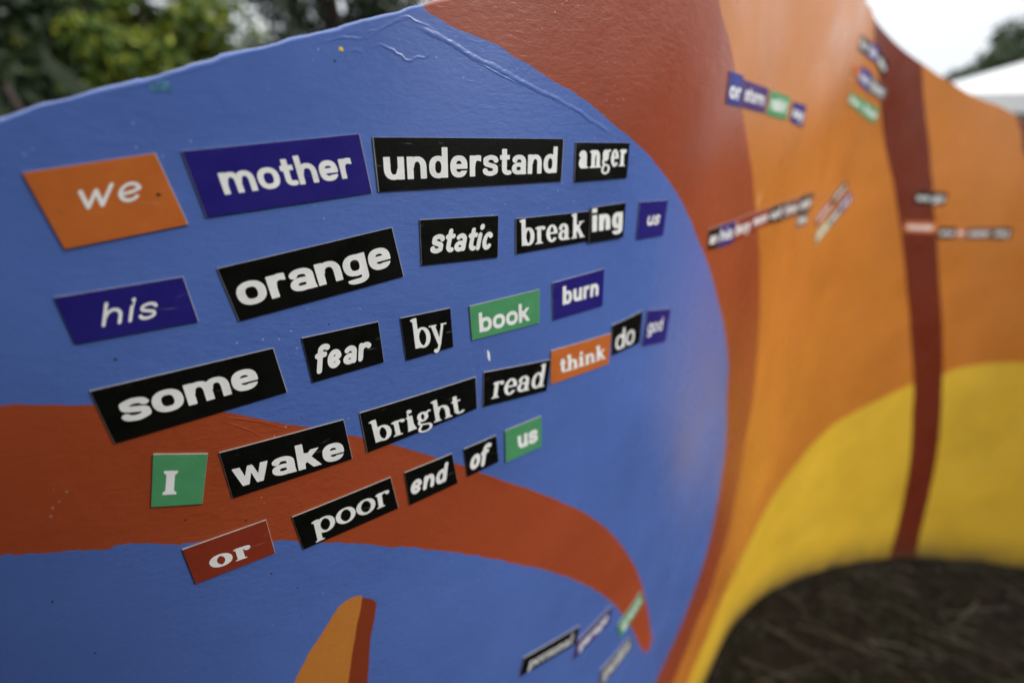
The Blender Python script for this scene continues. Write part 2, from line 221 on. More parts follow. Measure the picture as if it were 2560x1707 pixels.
FAR = {'c1':[(0.2877,1.4879),(0.336,1.4896),(0.3417,1.4604),(0.2921,1.4594)],'c2':[(0.3393,1.4864),(0.4442,1.4881),(0.4447,1.4612),(0.3446,1.4606)],'c3':[(0.4548,1.4874),(0.5459,1.4874),(0.5463,1.459),(0.4536,1.46)],'c4':[(0.5643,1.4832),(0.6311,1.4832),(0.6344,1.4535),(0.5636,1.4589)],'d1':[(0.9619,1.628),(1.0418,1.6285),(1.0455,1.6025),(0.9571,1.6037)],'d2':[(1.0443,1.6284),(1.1091,1.6232),(1.1064,1.5978),(1.0475,1.6027)],'d3':[(1.1124,1.6213),(1.1764,1.6024),(1.1685,1.5768),(1.1098,1.5959)],'e0':[(0.9498,1.575),(1.0197,1.5807),(1.022,1.5648),(0.9557,1.5623)],'e1':[(1.0228,1.5837),(1.099,1.578),(1.0981,1.5435),(1.0122,1.5584)],'e2':[(1.1029,1.5755),(1.2001,1.5537),(1.1936,1.5319),(1.1008,1.5437)],'e3':[(0.9847,1.5341),(1.1021,1.5262),(1.082,1.5029),(0.9777,1.5159)],'e4':[(1.1043,1.5258),(1.1855,1.5144),(1.1811,1.4845),(1.0843,1.5024)],'r1':[(0.298,1.3345),(0.3342,1.3355),(0.337,1.3092),(0.3028,1.3114)],'r2':[(0.3354,1.3354),(0.3962,1.3354),(0.4022,1.3068),(0.3383,1.3087)],'r3':[(0.3974,1.3353),(0.4689,1.3393),(0.4772,1.3093),(0.4024,1.3085)],'r4':[(0.4707,1.3382),(0.5501,1.3423),(0.5528,1.3168),(0.4768,1.3132)],'r5':[(0.5522,1.3412),(0.6264,1.345),(0.6257,1.3158),(0.5543,1.3166)],'r6':[(0.628,1.3449),(0.7142,1.3468),(0.7162,1.3171),(0.6265,1.3168)],'r7':[(0.7162,1.349),(0.832,1.3507),(0.8256,1.3179),(0.7179,1.3174)],'r8':[(0.7334,1.3174),(0.8156,1.3161),(0.8125,1.2918),(0.7302,1.2947)],'s1':[(1.0323,1.3287),(1.102,1.3643),(1.1187,1.3478),(1.0583,1.3123)],'s2':[(0.9186,1.293),(1.0292,1.3274),(1.0556,1.3095),(0.949,1.2731)],'s3':[(1.0956,1.3134),(1.1412,1.3409),(1.1599,1.3182),(1.1224,1.2909)],'s4':[(1.0401,1.2846),(1.0949,1.3119),(1.1214,1.29),(1.0708,1.2651)],'s5':[(0.9661,1.2596),(1.0392,1.2831),(1.0693,1.2646),(0.9787,1.2309)],'f1':[(1.4373,1.3317),(1.4974,1.3306),(1.505,1.2966),(1.4402,1.3019)],'f2':[(1.4985,1.3306),(1.5597,1.326),(1.5608,1.2953),(1.5061,1.2966)],'g1':[(1.4251,1.256),(1.5528,1.2494),(1.5637,1.2189),(1.4291,1.2285)],'g2':[(1.5693,1.2357),(1.6321,1.2319),(1.6372,1.2028),(1.5723,1.2052)],'g3':[(1.6371,1.2317),(1.6646,1.231),(1.669,1.2038),(1.6389,1.2047)],'g4':[(1.672,1.2308),(1.7595,1.229),(1.7636,1.1976),(1.6781,1.1996)],'g5':[(1.7618,1.229),(1.8192,1.2283),(1.8248,1.1987),(1.7659,1.1976)],'p1':[(0.0145,0.9223),(0.0977,0.9045),(0.0933,0.8792),(0.0088,0.8979)],'p2':[(0.0956,0.8816),(0.1582,0.8893),(0.1561,0.8626),(0.0894,0.8541)],'p3':[(0.1773,0.8373),(0.2361,0.8493),(0.2483,0.8187),(0.1882,0.8048)],'p4':[(0.1476,0.7807),(0.2153,0.7802),(0.2311,0.7462),(0.1466,0.7448)]}
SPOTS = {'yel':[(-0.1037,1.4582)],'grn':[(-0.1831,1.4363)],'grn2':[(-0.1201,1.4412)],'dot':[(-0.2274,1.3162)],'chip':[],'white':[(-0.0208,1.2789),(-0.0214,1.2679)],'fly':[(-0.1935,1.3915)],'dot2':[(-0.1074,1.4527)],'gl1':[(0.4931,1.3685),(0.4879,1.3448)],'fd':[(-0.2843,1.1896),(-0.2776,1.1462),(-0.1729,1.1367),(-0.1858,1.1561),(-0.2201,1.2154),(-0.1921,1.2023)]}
S0, S1, DS = -0.85, 2.75, 0.004
SG = np.arange(-1.0, 3.0+1e-9, DS)
_ph = np.interp(SG, [a for a, b in PLAN], [b for a, b in PLAN])
_k = np.hanning(61); _k /= _k.sum(); _ph = np.convolve(np.pad(_ph, 30, 'reflect', reflect_type='odd'), _k, 'valid')
_T = np.stack([np.cos(_ph), np.sin(_ph)], 1); _Tm = (_T[1:]+_T[:-1])/2*DS
_P = np.vstack([[0, 0], np.cumsum(_Tm, 0)]); _P -= _P[np.argmin(abs(SG))]; _P += [0, .9177*.36]
def wall3(S, Z, off=0.0):
    """arc length, height -> points on the front of the wall (off = distance out towards the viewer)"""
    S = np.asarray(S, float); Z = np.asarray(Z, float)
    x = np.interp(S, SG, _P[:, 0]); y = np.interp(S, SG, _P[:, 1]); ph = np.interp(S, SG, _ph)
    nx, ny = np.sin(ph), -np.cos(ph)
    return np.stack([x+nx*off, y+ny*off, Z+0*x], -1), np.stack([nx, ny, 0*nx], -1)
def conv(x, k):
    h = len(k)//2; return np.convolve(np.pad(x, h, 'edge'), k, 'valid')
def smooth_line(pts, step=.002, amp=0.0, seed=0, closed=False):
    """Catmull-Rom through pts, resampled, with a little hand wobble"""
    p = np.array(pts, float); r = np.random.default_rng(seed); out = []
    n = len(p)
    for i in range(n-1):
        p1 = p[i]; p2 = p[i+1]; p0 = p[i-1] if i else 2*p1-p2; p3 = p[i+2] if i+2 < n else 2*p2-p1
        d0, d1, d2 = [np.linalg.norm(q)+1e-9 for q in (p1-p0, p2-p1, p3-p2)]
        m1 = (p2-p0)/(d0+d1)*d1; m2 = (p3-p1)/(d1+d2)*d1; m = max(1, int(d1/step))
        for k in range(m):
            t = k/m; t2 = t*t; t3 = t2*t
            out.append((2*t3-3*t2+1)*p1+(t3-2*t2+t)*m1+(-2*t3+3*t2)*p2+(t3-t2)*m2)
    out.append(p[-1]); out = np.array(out)
    if amp:
        w = r.normal(0, 1, (len(out), 2)); k = np.hanning(5); k /= k.sum()
        w2 = r.normal(0, 1, (len(out), 2)); k2 = np.hanning(17); k2 /= k2.sum()
        for j in range(2): w[:, j] = conv(w[:, j], k) + 2.2*conv(w2[:, j], k2)
        w[0] = w[-1] = 0; out = out+w*amp
    return out
# outline of the sheet
top = [(-.85, 1.262), (-.6, 1.322), (-.4, 1.376), (-.3, 1.403)] + TOP_L + [(.08, 1.545), (.22, 1.60), (.38, 1.662), (.55, 1.705), (.72, 1.728), (.86, 1.712)] + TOP_R + [(1.85, 1.468), (2.05, 1.40), (2.4, 1.31), (2.75, 1.28)]
top_a = smooth_line([q for q in top if q[0] <= .0], .0025, .00022, 3)
top_b = smooth_line([top_a[-1]]+[q for q in top if q[0] > .0], .008, 0, 3)
TOP = np.vstack([top_a, top_b[1:]])
TOP = TOP[np.concatenate([[True], np.diff(np.maximum.accumulate(TOP[:, 0])) > 1e-5])]
def ztop(s): return np.interp(s, TOP[:, 0], TOP[:, 1])
# painted outlines
blue = smooth_line([(-.092, 1.56)]+BLUE+[(.30, .41), (.22, .335), (.10, .24), (-.1, .1), (-.3, -.05)], .003, .00030, 11)
redl = smooth_line([(.185, 1.72), (.21, 1.62)]+RED+[(.50, .35), (.40, .25), (.25, .12), (.1, -.05)], .006, .0003, 12)
yl = smooth_line(YEL_L+[(.58, .20), (.48, .13), (.3, -.05)], .006, .0004, 13)
yr = smooth_line(YEL_R+[(2.2, .83), (2.6, .80), (2.9, .74)], .008, .0004, 14)
stl = smooth_line([(.96, 1.75)]+STR_L+[(1.83, -.05)], .008, .0003, 15)
srr = smooth_line([(1.24, 1.72)]+STR_R+[(1.93, .01), (1.935, -.05)], .008, .0003, 16)
st2 = smooth_line([(1.68, 1.60)]+STR2+[(1.92, 1.3), (2.10, .9), (2.30, .4), (2.36, -.05)], .01, 0, 17)
st3 = smooth_line([(1.86, 1.60), (2.02, 1.3), (2.22, .9), (2.42, .4), (2.48, -.05)], .01, 0, 17)
ton = np.vstack([[(-.9, 1.33)], smooth_line([(-.6, 1.318)]+TONGUE[:5], .0015, .0003, 20), smooth_line(TONGUE[5:27], .0016, .00022, 21), smooth_line(TONGUE[27:]+[(-.5, 1.215)], .0012, .00055, 22), [(-.9, 1.20)]])
fo = np.vstack([smooth_line([(-.21, .90)]+FIN_O[:9], .0015, .00035, 23), smooth_line(FIN_O[8:]+[(-.185, .90)], .002, .00015, 24)[1:]])
fr = np.vstack([smooth_line(FIN_O[8:]+[(-.185, .90)], .002, .00015, 24)[::-1], smooth_line(FIN_R[4:]+[(-.15, .90)], .0015, .0002, 25)[1:]])
def inpoly(P, poly):
    x, y = P[:, 0], P[:, 1]; c = np.zeros(len(P), bool); x0, y0 = poly[-1]
    for x1, y1 in poly:
        m = ((y1 > y) != (y0 > y)); 
        with np.errstate(divide='ignore', invalid='ignore'): c ^= m & (x < (x0-x1)*(y-y1)/(y0-y1+1e-15)+x1)
        x0, y0 = x1, y1
    return c
polys = {
 'red': np.vstack([blue, [(4, -.1), (4, 2.2), (-.092, 2.2)]]),
 'orange': np.vstack([redl, [(4, -.1), (4, 2.2), (.185, 2.2)]]),
 'yellow': np.vstack([yl, [(4, -.1), (4, .74)], yr[::-1]]),
 'stripe': np.vstack([stl, srr[::-1]]), 'stripe2': np.vstack([st2, st3[::-1]]),
 'tongue': ton, 'fin_o': fo, 'fin_r': fr}
cv, ce = [], []
def addline(L, closed=False):
    n = len(cv); cv.extend([Vector((float(a), float(b))) for a, b in L])
    ce.extend([(n+i, n+i+1) for i in range(len(L)-1)])
    if closed: ce.append((n+len(L)-1, n))
T2 = TOP[(TOP[:, 0] >= S0) & (TOP[:, 0] <= S1)]
dom = np.vstack([T2, np.stack([np.arange(S1, S0-.001, -.015), 0*np.arange(S1, S0-.001, -.015)], 1), [(S0, 0)]])
addline(dom, True)
def clip(L):
    L = L[(L[:, 1] > -.06) & (L[:, 1] < ztop(L[:, 0])+.04) & (L[:, 0] > S0-.1) & (L[:, 0] < S1+.3)]; return L
for L_ in (blue, redl, yl, yr, stl, srr, st2, st3): addline(clip(L_))
for L_ in (ton, fo, fr): addline(L_, True)
for s in np.arange(S0+.01, S1, .02):
    for z in np.arange(.02, ztop(s)-.006, .05): cv.append(Vector((float(s+rng.uniform(-.001, .001)), float(z+rng.uniform(-.004, .004)))))
V2, _, F2, _, _, _ = delaunay_2d_cdt(cv, ce, [], 0, 1e-6)
V2 = np.array([tuple(v) for v in V2]); F2 = np.array([f for f in F2 if len(f) == 3])
Cn = V2[F2].mean(1)
keep = inpoly(Cn, dom); F2 = F2[keep]; Cn = Cn[keep]
a = V2[F2]; ar = (a[:, 1, 0]-a[:, 0, 0])*(a[:, 2, 1]-a[:, 0, 1])-(a[:, 2, 0]-a[:, 0, 0])*(a[:, 1, 1]-a[:, 0, 1])
F2[ar < 0] = F2[ar < 0][:, ::-1]; 
cls = np.array(['blue']*len(F2), dtype='<U8')
for k in ('tongue', 'fin_o', 'fin_r', 'red', 'orange', 'yellow'):
    cls[inpoly(Cn, polys[k])] = k
rightof = inpoly(Cn, polys['stripe']); cls[rightof & (cls != 'blue') & (cls != 'tongue')] = 'stripe'
r2 = inpoly(Cn, polys['stripe2']); cls[r2] = 'stripe2'
WALL = empty('painted_wall', (0.9, 1.0, 0))
tag(WALL, 'tall curved steel wall painted with blue, rust red, orange and yellow areas', 'wall')
WO = (0.9, 1.0, 0)
cen3, _ = wall3(Cn[:, 0], Cn[:, 1])
def wall_part(name, key, mat, mask=None, label=None):
    sel = F2[(cls == key) if mask is None else ((cls == key) & mask)]
    if not len(sel): return
    u, inv = np.unique(sel.ravel(), return_inverse=True); p, n = wall3(V2[u, 0], V2[u, 1])
    o = link_mesh(name, p, inv.reshape(-1, 3), mat, WALL, normals=n, offset=None)
    o.matrix_parent_inverse = Matrix.Translation(-Vector(WO))
    if label: o['label'] = label
    return o
wall_part('painted_area', 'blue', M['blue'], label='large blue disc of the wall carrying most of the word magnets')
wall_part('painted_area', 'tongue', M['tongue'], label='rust red tongue sweeping across the blue area')
wall_part('painted_area', 'fin_o', M['fin_o'], label='small orange fin at the bottom of the blue area')
wall_part('painted_area', 'fin_r', M['fin_r'], label='rust red back edge of the small orange fin')
wall_part('painted_area', 'red', M['red'], label='brick red band around the rim of the blue disc')
wall_part('painted_area', 'orange', M['orange'], Cn[:, 0] < 1.2 + .0*Cn[:, 1] if False else ~inpoly(Cn, np.vstack([stl, [(4, -.1), (4, 2.2), (.96, 2.2)]])), 'broad orange area between the brick red band and the dark red stripe')
wall_part('painted_area', 'orange', M['orange'], inpoly(Cn, np.vstack([stl, [(4, -.1), (4, 2.2), (.96, 2.2)]])), 'orange area right of the dark red stripe')
wall_part('painted_area', 'yellow', M['yellow'], ~inpoly(Cn, np.vstack([stl, [(4, -.1), (4, 2.2), (.96, 2.2)]])), 'yellow arch left of the dark red stripe')
wall_part('painted_area', 'yellow', M['yellow'], inpoly(Cn, np.vstack([stl, [(4, -.1), (4, 2.2), (.96, 2.2)]])), 'yellow area right of the dark red stripe')
wall_part('painted_area', 'stripe', M['stripe'], label='long dark red stripe running down the curve of the wall')
wall_part('painted_area', 'stripe2', M['stripe'], label='dark red stripe at the right edge of the photo')
# rounded top edge and back
def edge_strip(i0, i1, mat, name, label):
    seg = T2[i0:i1+1]; prof = [(0, -.0002), (-.0005, .0005), (-.0017, .0013), (-.0034, .0018), (-.0060, .0021), (-.0085, .0020), (-.0102, .0012), (-.011, -.002)]
    v, f, nn = [], [], []; m = len(prof)
    er = np.random.default_rng(i0+5); kk = np.hanning(9)/np.hanning(9).sum(); jit = conv(er.random(len(seg)), kk)
    for j, (o_, dz) in enumerate(prof):
        p, n = wall3(seg[:, 0], seg[:, 1]+dz*(.55+.9*jit if j > 0 else 1), o_); v.append(p)
    v = np.stack(v, 1).reshape(-1, 3)
    for i in range(len(seg)-1):
        for j in range(m-1): f.append((i*m+j, (i+1)*m+j, (i+1)*m+j+1, i*m+j+1))
    o = link_mesh(name, v, f, mat, WALL, smooth=True); o.matrix_parent_inverse = Matrix.Translation(-Vector(WO)); o['label'] = label
ia = int(np.searchsorted(T2[:, 0], -.262)); ib = int(np.searchsorted(T2[:, 0], -.0575)); ic = int(np.searchsorted(T2[:, 0], .22))
edge_strip(0, ia, M['red'], 'top_edge', 'red painted top edge at the far left')
edge_strip(ia, ib, M['blue'], 'top_edge', 'blue painted top edge with chipped notches')
edge_strip(ib, ic, M['red'], 'top_edge', 'red painted top edge above the brick red band')
edge_strip(ic, len(T2)-1, M['orange'], 'top_edge', 'orange painted top edge along the wave')
bs = np.linspace(S0, S1, 240); pb, nb_ = wall3(bs, ztop(bs)-.002, -.011); pl, _ = wall3(bs, 0*bs, -.011)
vb = np.vstack([pb, pl]); nb2 = -np.vstack([nb_, nb_]); N_ = len(bs)
o = link_mesh('back_sheet', vb, [(i+1, i, N_+i, N_+i+1) for i in range(N_-1)], M['red'], WALL, normals=nb2); o.matrix_parent_inverse = Matrix.Translation(-Vector(WO))
for s_ in (S0, S1):
    zt = float(ztop(s_)); q, _ = wall3([s_, s_], [0, zt]); r_, _ = wall3([s_, s_], [zt, 0], -.011)
    fc = (3, 2, 1, 0) if s_ == S0 else (0, 1, 2, 3)
    o = link_mesh('side_edge', np.vstack([q, r_]), [fc], M['red'], WALL); o.matrix_parent_inverse = Matrix.Translation(-Vector(WO))
# weld seams and paint lips, raised a fraction of a millimetre
def ridge(pts, w, h, mat, seed, label=None, name='weld_seam'):
    L_ = smooth_line(pts, .0012, .00022, seed); r = np.random.default_rng(seed); n = len(L_)
    d = np.gradient(L_, axis=0); d /= np.linalg.norm(d, axis=1)[:, None]+1e-9; q = np.stack([-d[:, 1], d[:, 0]], 1)
    env = np.clip(np.minimum(np.arange(n), n-1-np.arange(n))/8., 0, 1)
    hh = h*env*(.55+.9*conv(r.random(n), np.hanning(7)/np.hanning(7).sum())); ww = w*(.7+.6*conv(r.random(n), np.hanning(9)/np.hanning(9).sum()))
    prof = [(-1, .00002), (-.55, .55), (-.1, 1.0), (.3, .8), (1, .00002)]; v = []
    for t, k in prof:
        z = L_+q*(t*ww)[:, None]; ok = np.minimum(z[:, 1], ztop(z[:, 0])-.0005); p, _ = wall3(z[:, 0], ok, 0); _, nn = wall3(z[:, 0], ok)
        v.append(p+nn*((hh*k if k > .001 else 0*hh)+.00003)[:, None])
    v = np.stack(v, 1).reshape(-1, 3); m = len(prof)
    f = [(i*m+j, (i+1)*m+j, (i+1)*m+j+1, i*m+j+1) for i in range(n-1) for j in range(m-1)]
    f = [t[::-1] for t in f]
    o = link_mesh(name, v, f, mat, WALL, smooth=True); o.matrix_parent_inverse = Matrix.Translation(-Vector(WO))
    if label: o['label'] = label
blue_n = len(SEAMS)
for i, L_ in enumerate(SEAMS):
    z = np.array(L_); mid = z[len(z)//2][None]
    onred = inpoly(mid, ton)[0]; big = i == 0
    ridge(L_, .0017 if big else .0008, .00030 if big else .00016, M['tongue'] if onred else M['blue'], 40+i, name='weld_seam' if i < 3 else 'paint_ridge')
# second shallow line beside the main seam
# spots and scars of paint, plus one painted reflection
def blob(c, rx, rz, mat, label, seed=1, rot=0, off=.00012, jag=.22):
    r = np.random.default_rng(seed); n = 22; v = []; k = np.hanning(5)/np.hanning(5).sum(); w = 1+jag*np.convolve(r.normal(0, 1, n+4), k, 'valid')
    for i in range(n):
        t = 2*math.pi*i/n; x, z = rx*w[i]*math.cos(t), rz*w[i]*math.sin(t)
        v.append((c[0]+x*math.cos(rot)-z*math.sin(rot), c[1]+x*math.sin(rot)+z*math.cos(rot)))
    v = np.array(v); p, n_ = wall3(v[:, 0], v[:, 1], off)
    pc, nc = wall3([c[0]], [c[1]], off*2.2)
    o = link_mesh('paint_spot', np.vstack([p, pc]), [(i, (i+1) % n, n) for i in range(n)], mat, WALL, smooth=True); o.matrix_parent_inverse = Matrix.Translation(-Vector(WO)); o['label'] = label
SP_Y = plain('yellow_spot', (.72, .5, .03), .4); SP_G = plain('green_spot', (.065, .165, .30), .35, 300, .5); SP_D = plain('dark_speck', (.02, .018, .015), .7); SP_W = plain('bare_chip', (.75, .76, .80), .5)
blob(SPOTS['yel'][0], .0011, .0010, SP_Y, 'tiny yellow paint dot near the top edge')
blob(SPOTS['grn'][0], .0046, .0026, SP_G, 'faint green smudge near the top edge', 2, .1)
blob(SPOTS['dot2'][0], .0007, .0004, SP_D, 'small dark fleck below the yellow dot', 3)
blob(SPOTS['dot'][0], .0007, .0006, SP_D, 'small dark fleck left of the word fear', 4)
for i, q in enumerate(SPOTS['fd']): blob(q, .0006, .0005, SP_D, 'small dark fleck low on the wall', 30+i)
blob(((SPOTS['white'][0][0]+SPOTS['white'][1][0])/2, SPOTS['white'][1][1]+.004), .0011, .0048, SP_W, 'white chip above the word read', 5, .12)
a_, b_ = SPOTS['gl1']; blob(((a_[0]+b_[0])/2, (a_[1]+b_[1])/2), .003, .010, plain('scuff', (.72, .38, .16), .5), 'pale scuff on the orange area above the row of small magnets', 6, -.25)  # white reflection painted on as a pale blob

# ------------------------------------------------------------------ lettering: pen-stroke glyphs, contoured and filled
GS = .028
class Gl:
    def __init__(s): s.ops = []; s.e = SUP[1]
    def stroke(s, pts, ax, ay, clip=None): s.ops.append(('s', np.array(pts, float), ax, ay, clip)); return s
    def poly(s, pts, r=0.0): s.ops.append(('p', np.array(pts, float), r)); return s
    def cut(s, pts, r=0.0): s.ops.append(('c', np.array(pts, float), r)); return s
    def ell(s, cx, cy, rx, ry): s.ops.append(('e', cx, cy, rx, ry)); return s
    def cutell(s, cx, cy, rx, ry): s.ops.append(('x', cx, cy, rx, ry)); return s
def sd_poly(X, Y, P):
    d = np.full(X.shape, 1e9); ins = np.zeros(X.shape, bool); n = len(P)
    for i in range(n):
        x0, y0 = P[i]; x1, y1 = P[(i+1) % n]; ex, ey = x1-x0, y1-y0
        t = np.clip(((X-x0)*ex+(Y-y0)*ey)/(ex*ex+ey*ey+1e-12), 0, 1)
        d = np.minimum(d, (X-x0-t*ex)**2+(Y-y0-t*ey)**2)
        c = ((y1 > Y) != (y0 > Y)) & (X < (x0-x1)*(Y-y1)/(y0-y1+1e-12)+x1); ins ^= c
    d = np.sqrt(d); return np.where(ins, -d, d)
def field(g):
    xs, ys = [], []
    for o in g.ops:
        if o[0] == 's': xs += [o[1][:, 0].min()-o[2], o[1][:, 0].max()+o[2]]; ys += [o[1][:, 1].min()-o[3], o[1][:, 1].max()+o[3]]
        elif o[0] == 'p': xs += list(o[1][:, 0]); ys += list(o[1][:, 1])
        elif o[0] == 'e': xs += [o[1]-o[3], o[1]+o[3]]; ys += [o[2]-o[4], o[2]+o[4]]
    x = np.arange(min(xs)-.12, max(xs)+.12, GS); y = np.arange(min(ys)-.12, max(ys)+.12, GS)
    X, Y = np.meshgrid(x, y); Fd = np.full(X.shape, 1e9)
    for o in g.ops:
        if o[0] == 's':
            P = o[1]/[o[2], o[3]]; U, W_ = X/o[2], Y/o[3]; d = np.full(X.shape, 1e9)
            if len(P) == 1: d = (U-P[0, 0])**2+(W_-P[0, 1])**2
            for i in range(len(P)-1):
                x0, y0 = P[i]; ex, ey = P[i+1]-P[i]; t = np.clip(((U-x0)*ex+(W_-y0)*ey)/(ex*ex+ey*ey+1e-12), 0, 1)
                d = np.minimum(d, (U-x0-t*ex)**2+(W_-y0-t*ey)**2)
            s = (np.sqrt(d)-1)*min(o[2], o[3])
            if o[4]:
                lo, hi = o[4]
                if lo is not None: s = np.maximum(s, lo-Y)
                if hi is not None: s = np.maximum(s, Y-hi)
            Fd = np.minimum(Fd, s)
        elif o[0] == 'p': Fd = np.minimum(Fd, sd_poly(X, Y, o[1])-o[2])
        elif o[0] == 'c': Fd = np.maximum(Fd, -(sd_poly(X, Y, o[1])-o[2]))
        elif o[0] == 'e': Fd = np.minimum(Fd, ((np.abs((X-o[1])/o[3])**g.e+np.abs((Y-o[2])/o[4])**g.e)**(1/g.e)-1)*min(o[3], o[4]))
        elif o[0] == 'x': Fd = np.maximum(Fd, -((np.abs((X-o[1])/o[3])**g.e+np.abs((Y-o[2])/o[4])**g.e)**(1/g.e)-1)*min(o[3], o[4]))
    return x, y, Fd
def contours(x, y, Fd):
    Fd = np.where(np.abs(Fd) < 1e-6, 1e-6, Fd); ny, nx = Fd.shape; S = Fd < 0; nxt = {}; pt = {}
    def ep(k):
        if k in pt: return k
        t, i, j = k
        if t == 0: a, b = Fd[j, i], Fd[j, i+1]; pt[k] = (x[i]+(x[i+1]-x[i])*a/(a-b), y[j])
        else: a, b = Fd[j, i], Fd[j+1, i]; pt[k] = (x[i], y[j]+(y[j+1]-y[j])*a/(a-b))
        return k
    code = S[:-1, :-1]*1+S[:-1, 1:]*2+S[1:, 1:]*4+S[1:, :-1]*8
    for j, i in zip(*np.where((code > 0) & (code < 15))):
        B_, R_, T_, L_ = (0, i, j), (1, i+1, j), (0, i, j+1), (1, i, j); c = code[j, i]
        tb = {1: [(L_, B_)], 2: [(B_, R_)], 3: [(L_, R_)], 4: [(R_, T_)], 5: [(L_, T_), (R_, B_)], 6: [(B_, T_)], 7: [(L_, T_)], 8: [(T_, L_)], 9: [(T_, B_)], 10: [(T_, R_), (B_, L_)], 11: [(T_, R_)], 12: [(R_, L_)], 13: [(R_, B_)], 14: [(B_, L_)]}[int(c)]
        for a, b in tb: nxt[ep(a)] = ep(b)
    loops = []
    while nxt:
        s = next(iter(nxt)); k = s; lp = []
        while k in nxt: lp.append(pt[k]); k = nxt.pop(k)
        if len(lp) > 5: loops.append(simplify(lp))
    return loops
def simplify(lp, eps=.0028):
    P = np.array(lp); n = len(P); h = n//2
    def dp(a, b):
        if b <= a+1: return []
        seg = P[b]-P[a]; q = P[a+1:b]-P[a]; L2 = seg@seg
        if L2 < 1e-12: d = np.linalg.norm(q, axis=1)
        else: d = np.abs(seg[0]*q[:, 1]-seg[1]*q[:, 0])/math.sqrt(L2)
        m = int(d.argmax())
        return dp(a, a+1+m)+[a+1+m]+dp(a+1+m, b) if d[m] > eps else []
    P = np.vstack([P, P[:1]]); idx = [0]+dp(0, h)+[h]+dp(h, n); return P[idx]
SUP = [1.0, 2.0]      # exponent of the bowls: 1 = ellipse, below 1 = squarer grotesque bowls
def arc(cx, cy, rx, ry, a0, a1, n=None):
    n = n or max(4, int(abs(a1-a0)/9)); o = []
    for i in range(n+1):
        t = math.radians(a0+(a1-a0)*i/n); c, s = math.cos(t), math.sin(t)
        o.append((cx+rx*math.copysign(abs(c)**SUP[0], c), cy+ry*math.copysign(abs(s)**SUP[0], s)))
    return o
def crom(pts, m=6):
    p = np.array(pts, float); o = []
    for i in range(len(p)-1):
        p0 = p[max(i-1, 0)]; p1 = p[i]; p2 = p[i+1]; p3 = p[min(i+2, len(p)-1)]
        for k in range(m):
            t = k/m; o.append(.5*((2*p1)+(-p0+p2)*t+(2*p0-5*p1+4*p2-p3)*t*t+(-p0+3*p1-3*p2+p3)*t**3))
    return o+[p[-1]]
